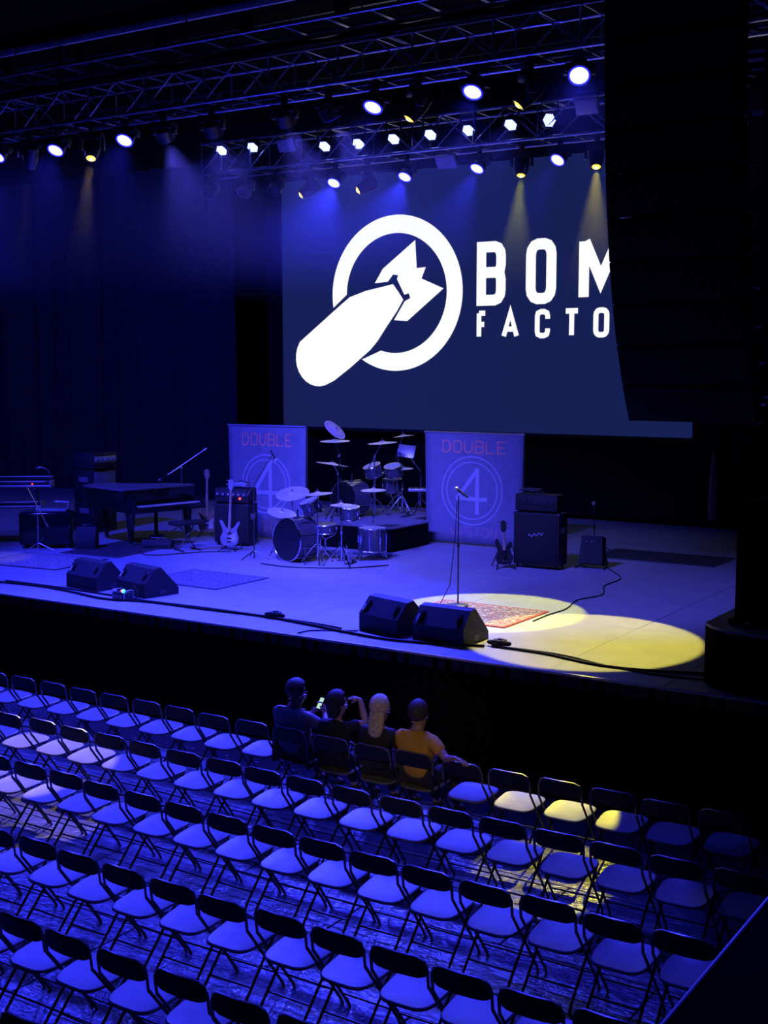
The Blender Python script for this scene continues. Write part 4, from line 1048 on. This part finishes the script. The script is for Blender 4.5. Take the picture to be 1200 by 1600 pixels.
# ------------------------------------------------------------------ drums
def drum(name, loc, axis, r, h, label, cat='drum', front=None, lugs=8, legs=0, back=None, group=None, shell=None):
    """axis points from the shown head to the other; loc is the centre of the shown head."""
    zmin = 0
    t = thing(name, label, cat, loc, 0, group)
    M = frame(axis)
    MB().lathe([(r * 0.985, 0.012), (r * 0.985, h - 0.012), (r * 0.96, h - 0.012), (r * 0.96, 0.012)], 32, M, True).build('shell', shell or M_DRUM, t)
    MB().lathe([(0, 0.0), (r * 0.975, 0.0), (r * 0.985, 0.012), (0, 0.013)], 32, M).build('drum_head', front or M_DHEAD, t)
    MB().lathe([(0, h - 0.013), (r * 0.985, h - 0.012), (r * 0.975, h), (0, h)], 32, M).build('drum_head', back or M_DHEAD, t)
    for z in (0.008, h - 0.008):
        MB().tube([M @ Vector((r * 1.01 * math.cos(2 * PI * k / 32), r * 1.01 * math.sin(2 * PI * k / 32), z)) for k in range(32)], 0.011, 6, True).build('hoop', M_CHROME, t)
    for k in range(lugs):
        a = 2 * PI * (k + .5) / lugs
        mb = MB(); p = Vector((r * 1.02 * math.cos(a), r * 1.02 * math.sin(a), 0))
        mb.bar(M @ (p + Vector((0, 0, 0.01))), M @ (p + Vector((0, 0, h - 0.01))), 0.006, 5)
        mb.bar(M @ (p + Vector((0, 0, h * .35))), M @ (p + Vector((0, 0, h * .65))), 0.013, 6)
        mb.build('lug', M_CHROME, t)
    return t
def spurs(t, r, h, M, z0):
    for s in (-1, 1):
        a = M @ Vector((s * r * 0.97, 0, h * .25))
    return
KA = Vector((0.22, 0.97, 0.0)).normalized()       # the way the bass drums point, away from the hall
def bass_drum(loc, r, h, label):
    t = drum('bass_drum', loc, KA, r, h, label, front=M_DHEADB, lugs=10)
    M = frame(KA); side = Vector((KA.y, -KA.x, 0))
    for s in (-1, 1):
        a = side * (s * r * 0.93) + KA * 0.12 + Vector((0, 0, -r * 0.35)); b = side * (s * (r + 0.14)) - KA * 0.02 + Vector((0, 0, -loc[2] + (S if loc[2] < 2.0 else S + 0.46) + 0.01))
        if loc[2] > 2.0: b.z = -r - 0.012
        else: b.z = -r - 0.012
        MB().tube([a, b], 0.011, 6).build('spur', M_CHROME, t)
    mb = MB(); mb.bar(KA * (h * .55) + Vector((0, 0, r)), KA * (h * .55) + Vector((0, 0, r + 0.14)), 0.016, 8); mb.build('tom_mount', M_CHROME, t)
    return t
bass_drum((-12.98, 16.92, S + 0.375), 0.36, 0.46, 'big bass drum with dark front head in the lower drum kit')
Z2 = S + 0.46
bass_drum((-13.62, 19.50, Z2 + 0.345), 0.33, 0.44, 'bass drum with dark front head on the drum riser')
def tom(x, y, z, r, h, tilt, label, snare=False):
    ax = Vector((tilt[0], tilt[1], -1)).normalized()
    return drum('snare_drum' if snare else 'tom_drum', (x, y, z), ax, r, h, label, lugs=6)
tom(-12.80, 17.32, S + 1.02, 0.17, 0.24, (0.25, 0.35), 'rack tom mounted above the bass drum of the lower kit')
tom(-12.28, 17.80, S + 0.90, 0.16, 0.22, (-0.05, 0.1), 'second rack tom of the lower kit, right of the first')
tom(-13.40, 20.15, Z2 + 0.95, 0.17, 0.22, (0.15, 0.35), 'left rack tom above the bass drum on the riser')
tom(-13.02, 20.30, Z2 + 0.95, 0.16, 0.20, (0.0, 0.35), 'right rack tom above the bass drum on the riser')
tom(-12.55, 17.45, S + 0.62, 0.19, 0.15, (0.0, 0.05), 'snare drum in the lower kit behind the cymbal stand', True)
tom(-13.22, 20.62, Z2 + 0.68, 0.19, 0.27, (0.0, 0.05), 'deep chrome-lugged drum on a stand at the riser centre', True)
def floor_tom(x, y, z0, r, h, zt, label):
    t = drum('floor_tom', (x, y, z0 + zt), (0, 0, -1), r, h, label, lugs=8)
    for k in range(3):
        a = 2 * PI * k / 3 + 0.3
        MB().tube([(r * 1.05 * math.cos(a), r * 1.05 * math.sin(a), -0.10), (r * 1.05 * math.cos(a), r * 1.05 * math.sin(a), -zt + 0.08), (r * 1.15 * math.cos(a), r * 1.15 * math.sin(a), -zt + 0.006)], 0.008, 6).build('leg', M_CHROME, t)
floor_tom(-11.92, 17.95, S, 0.235, 0.40, 0.55, 'floor tom at the right end of the lower drum kit')
def drum_stand(x, y, z0, zt, label):
    t = thing('drum_stand', label, 'stand', (x, y, z0))
    for k in range(3):
        a = 2 * PI * k / 3 + 0.9
        MB().tube([(0, 0, 0.26), (0.24 * math.cos(a), 0.24 * math.sin(a), 0.014)], 0.010, 6).build('leg', M_CHROME, t)
        MB().tube([(0, 0, zt - 0.10), (0.16 * math.cos(a), 0.16 * math.sin(a), zt - 0.03), (0.185 * math.cos(a), 0.185 * math.sin(a), zt + 0.02)], 0.009, 6).build('basket_arm', M_CHROME, t)
    MB().tube([(0, 0, 0.10), (0, 0, zt - 0.09)], 0.013, 8).build('tube', M_CHROME, t)
drum_stand(-12.55, 17.45, S, 0.455, 'tripod stand holding the snare drum of the lower kit')
drum_stand(-13.22, 20.62, Z2, 0.395, 'tripod stand holding the deep drum on the riser')

def cymbal(loc, r, tilt, label, name='cymbal', rings=False):
    t = thing(name, label, 'cymbal', loc, rot=(tilt[1], tilt[0], 0) if len(tilt) == 2 else frame(tilt).to_euler())
    p = [(0.006, 0.0), (r * 0.16, -0.004), (r * 0.22, -0.018), (r * 0.6, -0.030), (r, -0.042), (r, -0.045), (r * 0.6, -0.034), (r * 0.22, -0.023), (0.006, -0.006)]
    MB().lathe(p, 36).build('plate', M_BRASS if not rings else mat('pale_cymbal', (0.75, 0.62, 0.66), 0.5, 0.2, noise=0.05), t)
    if rings:
        for rr_ in (0.42, 0.68):
            MB().lathe([(r * rr_, -0.0265 - 0.014 * rr_), (r * (rr_ + .1), -0.0265 - 0.014 * (rr_ + .1)), (r * (rr_ + .1), -0.024 - 0.014 * (rr_ + .1)), (r * rr_, -0.024 - 0.014 * rr_)], 36, None, True).build('printed_ring', mat('dark_print', (0.05, 0.03, 0.06), 0.6, noise=0.1), t)
    MB().lathe([(0.016, 0.002), (0.016, 0.014), (0.008, 0.016), (0.008, 0.045), (0, 0.046)], 10).build('wing_nut', M_CLEAT, t)
    return t
def cymbal_stand(x, y, z0, top, label, boom=None, spread=0.30, rot=0.5):
    """top: height of the upper end; boom: (dx, dy) of the arm tip from the pole."""
    t = thing('cymbal_stand', label, 'stand', (x, y, z0))
    for k in range(3):
        a = 2 * PI * k / 3 + rot
        ca, sa = math.cos(a), math.sin(a)
        MB().tube([(0, 0, 0.34), (0.06 * ca, 0.06 * sa, 0.31), (spread * ca, spread * sa, 0.02)], 0.011, 6).build('leg', M_CHROME, t)
        MB().ball((spread * ca, spread * sa, 0.016), 0.016, 8, 6).build('rubber_foot', M_RUBBER, t)
    if boom:
        ph = top * 0.80
        MB().tube([(0, 0, 0.06), (0, 0, ph)], [0.015, 0.012], 8).build('tube', M_CHROME, t)
        e = Vector((boom[0], boom[1], top)); b = Vector((-boom[0] * 0.9, -boom[1] * 0.9, ph - (top - ph) * 0.9))
        MB().tube([b, e], 0.010, 8).build('boom_arm', M_CHROME, t)
        MB().ball((0, 0, ph), 0.03, 8, 6).build('tilter', M_CHROME, t)
    else:
        MB().tube([(0, 0, 0.06), (0, 0, top * .5), (0, 0, top)], [0.015, 0.012, 0.009], 8).build('tube', M_CHROME, t)
        MB().lathe([(0.012, 0), (0.024, 0.008), (0.024, 0.05), (0.012, 0.06)], 10, Matrix.Translation((0, 0, top * .5))).build('clutch', M_CHROME, t)
    return t
CS = [ # x, y, base z, height, cymbal radius, tilt, boom, label piece
 (-13.62, 17.94, S, 1.07, 0.30, (0.10, 0.34), None, 'large tilted cymbal of the lower kit, before the left banner', 'behind the lower bass drum, left'),
 (-13.57, 17.58, S, 0.76, 0.26, (0.28, 0.10), None, 'low left cymbal of the lower kit above the bass drum', 'low, at the left of the lower kit'),
 (-12.44, 17.08, S, 1.20, 0.25, (-0.06, 0.05), None, 'crash cymbal of the lower kit on the tall front stand', 'tall, in front of the lower bass drum'),
 (-11.92, 17.03, S, 1.05, 0.185, (0.0, 0.03), None, 'small flat cymbal right of the lower kit, foremost', 'thin, foremost in the lower kit'),
 (-12.02, 18.14, S, 1.20, 0.22, (0.0, 0.04), None, 'flat cymbal above the floor tom of the lower kit', 'at the right end of the lower kit'),
 (-13.66, 19.42, Z2, 1.03, 0.31, (0.10, -0.12), (-0.16, 0.04), 'wide cymbal on the riser, lower left', 'at the left edge of the riser'),
 (-13.46, 19.16, Z2, 1.49, 0.28, (0.0, 0.03), (-0.06, -0.04), 'high cymbal on the riser below the ringed one', 'tallest at the front left of the riser'),
 (-13.24, 20.02, Z2, 1.42, 0.28, (-0.05, 0.05), (0.12, 0.08), 'high wide cymbal at the middle of the riser', 'with boom arm at the middle of the riser'),
 (-13.23, 20.84, Z2, 1.51, 0.21, (-0.12, 0.02), (0.08, 0.05), 'small high cymbal at the back right of the riser', 'at the back right of the riser'),
 (-12.96, 20.56, Z2, 0.91, 0.21, (0.0, 0.05), None, 'flat hi-hat cymbal at the right of the riser', 'carrying the hi-hat at the right of the riser'),
]
for k, (x, y, z, h, r, tl, bm_, lab, where) in enumerate(CS):
    cs = cymbal_stand(x, y, z, h + 0.005, 'chrome cymbal stand ' + where, bm_, 0.30, 0.5 + 0.37 * k)
    if k == 6: MB().tube([(0, 0, 1.2), (0.02, 0.02, 1.56), (-0.04, -0.03, 1.69)], 0.008, 6).build('cymbal_arm', M_CHROME, cs)
    bx, by = bm_ or (0, 0)
    cymbal((x + bx, y + by, z + h + 0.012), r, tl, lab)
cymbal((-13.50, 19.13, Z2 + 1.70), 0.235, (0.68, 0.03, 0.70), 'pale tilted cymbal printed with dark rings, highest on the riser', 'effect_cymbal', True)
def pedal(x, y, z, label):
    t = thing('drum_pedal', label, 'pedal', (x, y, z), 0.2)
    MB().box((0, 0, 0.012), (0.11, 0.30, 0.012), bev=0.003).build('base_plate', M_STEEL, t)
    MB().box((0, 0.02, 0.07), (0.09, 0.26, 0.012), (-0.35, 0, 0), bev=0.004).build('footboard', M_CHROME, t)
    for s in (-1, 1): MB().bar((s * 0.06, -0.12, 0.02), (s * 0.06, -0.12, 0.20), 0.010, 6).build('post', M_CHROME, t)
    MB().tube([(-0.06, -0.12, 0.19), (0.06, -0.12, 0.19)], 0.010, 6).build('axle', M_CHROME, t)
    MB().tube([(0, -0.12, 0.19), (0, -0.17, 0.33)], 0.006, 6).build('beater', M_CHROME, t)
pedal(-12.30, 17.62, S, 'chrome drum pedal on the deck in the lower kit')
pedal(-11.98, 17.38, S, 'chrome drum pedal at the front right of the lower kit')
pedal(-12.72, 20.30, Z2, 'chrome hi-hat pedal on the riser')
def stool(x, y, z, label, h=0.5):
    t = thing('drum_stool', label, 'stool', (x, y, z))
    MB().lathe([(0, h - 0.06), (0.15, h - 0.06), (0.17, h - 0.03), (0.165, h), (0.10, h + 0.012), (0, h + 0.014)], 20).build('seat', M_TOLEX, t)
    MB().bar((0, 0, 0.12), (0, 0, h - 0.055), 0.014, 8).build('tube', M_CHROME, t)
    for k in range(3):
        a = 2 * PI * k / 3
        MB().tube([(0, 0, 0.26), (0.25 * math.cos(a), 0.25 * math.sin(a), 0.012)], 0.011, 6).build('leg', M_CHROME, t)
stool(-12.15, 18.28, S, 'round black drum stool behind the lower kit')
def music_stand():
    t = thing('music_stand', 'metal music stand with a tilted desk at the right of the riser', 'stand', (-12.80, 20.98, Z2))
    for k in range(3):
        a = 2 * PI * k / 3 + .2
        MB().tube([(0, 0, 0.28), (0.28 * math.cos(a), 0.28 * math.sin(a), 0.012)], 0.010, 6).build('leg', M_CHROME, t)
    MB().tube([(0, 0, 0.1), (0, 0, 0.82)], 0.012, 8).build('tube', M_CHROME, t)
    MB().tube([(0, 0, 0.80), (-0.20, -0.12, 1.12)], 0.010, 8).build('boom_arm', M_CHROME, t)
    MB().box((-0.24, -0.15, 1.20), (0.34, 0.012, 0.26), (-0.5, 0.1, 0.3), bev=0.003).build('desk', M_SILVER, t)
music_stand()
def drum_pad():
    t = thing('electronic_drum_pad', 'flat electronic pad unit beside the music stand on the riser', 'drum pad', (-12.62, 20.62, Z2 + 0.46), 0.5)
    MB().box((0, 0, 0.03), (0.40, 0.26, 0.055), bev=0.01).build('case', M_SILVER, t)
    for i in range(3):
        for j in range(2): MB().box((-0.12 + 0.12 * i, -0.055 + 0.11 * j, 0.061), (0.10, 0.09, 0.012), bev=0.003).build('pad', M_RUBBER, t)
    s = thing('pad_stand', 'short stand under the electronic pad on the riser', 'stand', (-12.62, 20.62, Z2), 0.5)
    MB().bar((0, 0, 0.1), (0, 0, 0.455), 0.012, 8).build('tube', M_CHROME, s)
    for k in range(3):
        a = 2 * PI * k / 3
        MB().tube([(0, 0, 0.2), (0.2 * math.cos(a), 0.2 * math.sin(a), 0.012)], 0.010, 6).build('leg', M_CHROME, s)
drum_pad()
def riser():
    t = thing('drum_riser', 'low carpeted drum riser with black sides beside the right banner', 'riser', (-13.2, 20.0, S))
    P = [(-0.80, -1.22), (1.15, -1.22), (1.15, 0.05), (0.78, 0.05), (0.78, 1.35), (-0.80, 1.35)]
    MB().prism(P, 0.05, Matrix.Translation((0, 0, 0.41))).build('deck', M_CARPETB, t)
    MB().prism([(x * 0.99, y * 0.99) for x, y in P], 0.41).build('skirt', M_SKIRT, t)
    MB().box((0.175, -1.232, 0.442), (1.97, 0.02, 0.035), bev=0.004).build('edge_trim', M_ALU, t)
    MB().box((1.162, -0.585, 0.442), (0.02, 1.27, 0.035), bev=0.004).build('edge_trim', M_ALU, t)
riser()

# ------------------------------------------------------------------ the four seated people
def skin_obj(name, V, E, R, m, parent, root, lv=2):
    me = bpy.data.meshes.new(name); me.from_pydata([tuple(v) for v in V], E, [])
    me.materials.append(m)
    o = bpy.data.objects.new(name, me); C.objects.link(o); o.parent = parent
    md = o.modifiers.new('skin', 'SKIN'); md.use_smooth_shade = True; md.branch_smoothing = 0.3
    for i, sv in enumerate(me.skin_vertices[0].data):
        r = R[i]; sv.radius = r if isinstance(r, tuple) else (r, r); sv.use_root = (i == root)
    sb = o.modifiers.new('sub', 'SUBSURF'); sb.levels = lv; sb.render_levels = lv
    return o

class G:
    def __init__(self): self.V = []; self.E = []; self.R = []
    def add(self, p, r, to=None):
        self.V.append(Vector(p)); self.R.append(r); i = len(self.V) - 1
        if to is not None: self.E.append((to, i))
        return i
def hand(g, wr, wpos, d, nrm, curl=0.5, s=1):
    """palm and five fingers from wrist vertex wr; d: pointing direction, nrm: back of the hand."""
    d = Vector(d).normalized(); nrm = Vector(nrm).normalized(); sd = d.cross(nrm).normalized() * s
    p0 = Vector(wpos)
    palm = g.add(p0 + d * 0.055, (0.030, 0.022), wr)
    lens = (0.066, 0.076, 0.070, 0.055)
    for k in range(4):
        off = sd * (0.030 - 0.020 * k)
        a = g.add(p0 + d * 0.095 + off, 0.0100, palm)
        b = g.add(p0 + d * (0.095 + lens[k] * 0.5) + off * 1.08 - nrm * 0.012 * curl * 2, 0.0085, a)
        g.add(p0 + d * (0.095 + lens[k] * (1 - 0.35 * curl)) + off * 1.1 - nrm * 0.040 * curl * 2, 0.0075, b)
    a = g.add(p0 + d * 0.045 + sd * 0.042 - nrm * 0.008, 0.0105, palm)
    g.add(p0 + d * 0.085 + sd * 0.062 - nrm * 0.022 * (1 + curl), 0.0085, a)

def person(label, x, y, rz, shirt, trousers, hair, hairkind, fat=1.0, scale=1.0, headturn=0.0, headtilt=(0, 0), lean=0.0, L=None, R=None, dy=0.04, sleeve=0.7, cap=None):
    t = thing('person', label, 'person', (x, y + dy, 0), rz, 'people seated in the front row')
    t.scale = (scale, scale, scale)
    f = fat; g = G(); ly = lean
    pel = g.add((0, 0.0, 0.535), (0.155 * f, 0.115 * f))
    bel = g.add((0, -0.035 + ly * .3, 0.67), (0.145 * f, 0.115 * f), pel)
    che = g.add((0, -0.055 + ly * .7, 0.85), (0.155 * f, 0.110 * f), bel)
    nkb = g.add((0, -0.045 + ly, 0.985), (0.075 * f, 0.065 * f), che)
    nk = g.add((0, -0.030 + ly * 1.1, 1.035), (0.062 * f ** .5, 0.062 * f ** .5), nkb)
    Hd = Matrix.Translation((0, -0.015 + ly * 1.15, 1.035)) @ Euler((headtilt[0], headtilt[1], headturn)).to_matrix().to_4x4() @ Matrix.Scale(1.16, 4)
    hp = lambda a: Hd @ Vector(a)
    h1 = g.add(hp((0, 0.018, 0.045)), (0.066, 0.075), nk)
    h2 = g.add(hp((0, 0.010, 0.115)), (0.078, 0.094), h1)
    h3 = g.add(hp((0, 0.0, 0.180)), (0.074, 0.090), h2)
    h4 = g.add(hp((0, -0.004, 0.215)), (0.040, 0.050), h3)
    g.add(hp((0, 0.118, 0.085)), 0.014, h1)                          # nose and chin root
    for s in (-1, 1): g.add(hp((s * 0.088, -0.005, 0.095)), (0.010, 0.022), h2)   # ears
    arms = {}
    for s, A in ((-1, L), (1, R)):
        sh = Vector((s * 0.175 * f ** .8, -0.055 + ly * .85, 0.935))
        i0 = g.add(sh, 0.066 * f ** .6, che)
        el = Vector(A['elbow']); wr = Vector(A['wrist'])
        mid = sh.lerp(el, 0.5)
        i1 = g.add(mid, 0.050 * f ** .5, i0); i2 = g.add(el, 0.041 * f ** .3, i1)
        i3 = g.add(el.lerp(wr, .4), 0.040, i2); i4 = g.add(wr, 0.028, i3)
        hand(g, i4, wr, A['dir'], A['nrm'], A.get('curl', .5), A.get('side', -s))
        arms[s] = (sh, mid, el)
    legs = {}
    for s in (-1, 1):
        hi = Vector((s * 0.095 * f ** .5, 0.05, 0.525)); kn = Vector((s * 0.14, 0.44, 0.50)); an = Vector((s * 0.13, 0.47, 0.10)); toe = Vector((s * 0.14, 0.60, 0.045))
        a = g.add(hi, 0.088 * f ** .6, pel); m_ = g.add(hi.lerp(kn, .5), 0.076 * f ** .5, a); b = g.add(kn, 0.060, m_)
        c = g.add(kn.lerp(an, .35), 0.055, b); d = g.add(an, 0.038, c); g.add(toe, (0.038, 0.028), d)
        legs[s] = (hi, kn, an, toe)
    skin_obj('body', g.V, g.E, g.R, M_SKIN, t, 0)
    # shirt
    q = G(); e = 0.017
    a = q.add((0, 0.0, 0.50), (0.155 * f + e + .004, 0.115 * f + e + .004))
    b = q.add((0, -0.035 + ly * .3, 0.66), (0.145 * f + e, 0.115 * f + e), a)
    c = q.add((0, -0.055 + ly * .7, 0.85), (0.155 * f + e, 0.110 * f + e), b)
    q.add((0, -0.045 + ly, 0.975), (0.085 * f + e * .5, 0.070 * f + e * .5), c)
    for s in (-1, 1):
        sh, mid, el = arms[s]
        i = q.add(sh, 0.066 * f ** .6 + e * .8, c); i = q.add(sh.lerp(el, .4), 0.053 * f ** .5 + e, i); q.add(sh.lerp(el, sleeve), 0.047 * f ** .5 + e, i)
    skin_obj('shirt', q.V, q.E, q.R, mat('shirt_' + shirt[0], shirt[1], 0.85, noise=0.12, nscale=9, bump=0.25, bscale=14), t, 0)
    q = G(); e = 0.012
    a = q.add((0, 0.0, 0.515), (0.155 * f + e, 0.115 * f + e))
    for s in (-1, 1):
        hi, kn, an, toe = legs[s]
        i = q.add(hi, 0.088 * f ** .6 + e, a); i = q.add(hi.lerp(kn, .5), 0.076 * f ** .5 + e, i); i = q.add(kn, 0.062 + e, i); i = q.add(kn.lerp(an, .4), 0.055 + e, i); q.add(an + Vector((0, 0, .01)), 0.045 + e, i)
    skin_obj('trousers', q.V, q.E, q.R, mat('trousers_' + trousers[0], trousers[1], 0.9, noise=0.1), t, 0)
    for s in (-1, 1):
        hi, kn, an, toe = legs[s]
        q = G(); a = q.add(an + Vector((0, -0.03, -0.045)), (0.045, 0.045)); b = q.add(an + Vector((0, 0.06, -0.055)), (0.045, 0.038), a); q.add(toe + Vector((0, .02, -0.003)), (0.042, 0.032), b)
        skin_obj('shoe', q.V, q.E, q.R, M_RUBBER, t, 0, 1)
    hm = mat('hair_' + hair[0], hair[1], 0.55, noise=0.35, nscale=40, bump=0.6, bscale=70)
    mb = MB()
    bmesh.ops.create_uvsphere(mb.bm, u_segments=20, v_segments=14, radius=1.0)
    for v in mb.bm.verts:
        k = 1.0
        if v.co.y > 0.35 and v.co.z < 0.45: k = 0.80                   # leaves the face free
        if v.co.z < -0.55: k *= 0.86
        p = Vector((v.co.x * 0.092 * k, v.co.y * 0.108 * k - 0.012, v.co.z * (0.112 if v.co.z > 0 else 0.095) + 0.142))
        v.co = hp(p)
    hb = mb.build('hair', hm, t)
    if hairkind == 'long':
        q = G(); a = q.add(hp((0, -0.03, 0.16)), (0.088, 0.075)); b = q.add(hp((0, -0.055, 0.06)), (0.098, 0.060), a); c = q.add(hp((0, -0.085, -0.04)), (0.105, 0.045), b); q.add(hp((0, -0.105, -0.14)), (0.075, 0.030), c)
        skin_obj('hair_length', q.V, q.E, q.R, hm, hb, 0)
    if hairkind == 'bob':
        q = G(); a = q.add(hp((0, -0.02, 0.15)), (0.092, 0.085)); b = q.add(hp((0, -0.04, 0.05)), (0.10, 0.070), a); q.add(hp((0, -0.06, -0.03)), (0.085, 0.05), b)
        skin_obj('hair_length', q.V, q.E, q.R, hm, hb, 0)
    for s in (-1, 1): MB().ball(hp((s * 0.032, 0.083, 0.118)), 0.009, 8, 6).build('eye', M_EYE, t)
    MB().ball(hp((0, 0.088, 0.052)), (0.024, 0.008, 0.006), 8, 6).build('mouth', mat('lips', (0.35, 0.12, 0.11), 0.5, noise=0.05), t)
    return t
# resting arm poses (thing space: x right, y towards the stage)
LAP = lambda s: dict(elbow=(s * 0.25, 0.03, 0.70), wrist=(s * 0.13, 0.25, 0.645), dir=(-s * .5, .8, -.1), nrm=(0, .1, 1), curl=.4)
person('person with short hair in a pale tee shirt holding up a lit phone, leftmost', -8.15, 10.74, -0.12, ('grey', (0.20, 0.19, 0.20)), ('dark', (0.03, 0.03, 0.04)), ('brown', (0.10, 0.07, 0.05)), 'short', fat=1.32, headturn=-0.25, headtilt=(-0.12, 0),
       L=dict(elbow=(-0.27, 0.16, 0.74), wrist=(-0.06, 0.30, 0.86), dir=(.6, .4, .5), nrm=(-.5, .5, .3), curl=.8), R=dict(elbow=(0.31, 0.16, 0.76), wrist=(0.13, 0.31, 0.88), dir=(-.35, .3, .8), nrm=(.6, .5, .2), curl=.9))
person('person with dark hair raising a hand to shade the eyes, second from left', -7.58, 10.72, 0.0, ('black', (0.02, 0.02, 0.022)), ('navy', (0.02, 0.02, 0.03)), ('dark', (0.03, 0.022, 0.02)), 'bob', fat=0.98, scale=0.97, headturn=-0.35,
       L=LAP(-1), R=dict(elbow=(0.29, 0.10, 0.97), wrist=(0.20, 0.13, 1.205), dir=(-.92, .10, .0), nrm=(0, -.3, 1), curl=.12))
person('person with long blond hair in a black top with pale print, third from left', -7.04, 10.72, 0.05, ('black_print', (0.03, 0.028, 0.03)), ('dark_blue', (0.03, 0.03, 0.05)), ('blond', (0.66, 0.54, 0.36)), 'long', fat=0.95, scale=0.99, L=LAP(-1), R=LAP(1))
person('person in a yellow shirt with one arm along the next chair back, rightmost', -6.57, 10.72, -0.08, ('yellow', (0.80, 0.42, 0.05)), ('dark_grey', (0.04, 0.04, 0.04)), ('dark_brown', (0.06, 0.045, 0.035)), 'short', fat=1.16, scale=1.0, headturn=0.15,
       L=LAP(-1), R=dict(elbow=(0.42, -0.12, 0.80), wrist=(0.60, -0.24, 0.875), dir=(.9, -.05, -.12), nrm=(0, .1, 1), curl=.4))
t = thing('mobile_phone', 'lit mobile phone held up by the leftmost seated person', 'phone', (-8.05, 11.09, 0.985), rot=(-0.55, 0, -0.30))
MB().box((0, 0, 0), (0.072, 0.009, 0.145), bev=0.004).build('case', M_BLACK, t)
MB().box((0, -0.0052, 0), (0.064, 0.0015, 0.125)).build('screen', M_PHONE, t)

# ------------------------------------------------------------------ haze around the hanging lights
def haze():
    m = bpy.data.materials.new('stage_haze'); m.use_nodes = True
    nt = m.node_tree; nt.nodes.remove(nt.nodes['Principled BSDF'])
    v = nt.nodes.new('ShaderNodeVolumeScatter'); v.inputs['Anisotropy'].default_value = 0.0
    tc = nt.nodes.new('ShaderNodeTexCoord'); sx = nt.nodes.new('ShaderNodeSeparateXYZ')
    nt.links.new(tc.outputs['Generated'], sx.inputs[0])
    prev = None                       # thins out towards every side of the layer
    for k, e in enumerate((0.15, 0.2, 0.42)):
        a = nt.nodes.new('ShaderNodeMath'); a.operation = 'PINGPONG'; a.inputs[1].default_value = 0.5
        nt.links.new(sx.outputs[k], a.inputs[0])
        m_ = nt.nodes.new('ShaderNodeMapRange'); m_.interpolation_type = 'SMOOTHSTEP'
        m_.inputs['From Max'].default_value = e
        nt.links.new(a.outputs[0], m_.inputs['Value'])
        if prev is None: prev = m_.outputs[0]
        else:
            q = nt.nodes.new('ShaderNodeMath'); q.operation = 'MULTIPLY'
            nt.links.new(prev, q.inputs[0]); nt.links.new(m_.outputs[0], q.inputs[1]); prev = q.outputs[0]
    q = nt.nodes.new('ShaderNodeMath'); q.operation = 'MULTIPLY'; q.inputs[1].default_value = 0.009
    nt.links.new(prev, q.inputs[0]); nt.links.new(q.outputs[0], v.inputs['Density'])
    nt.links.new(v.outputs[0], nt.nodes['Material Output'].inputs['Volume'])
    o = MB().box((-12.5, 15.0, 7.3), (17.0, 7.2, 3.4)).build('haze', m, None, smooth=False, kind='stuff')
    tag(o, 'thin haze drifting around the hanging stage lights', 'haze')
haze()
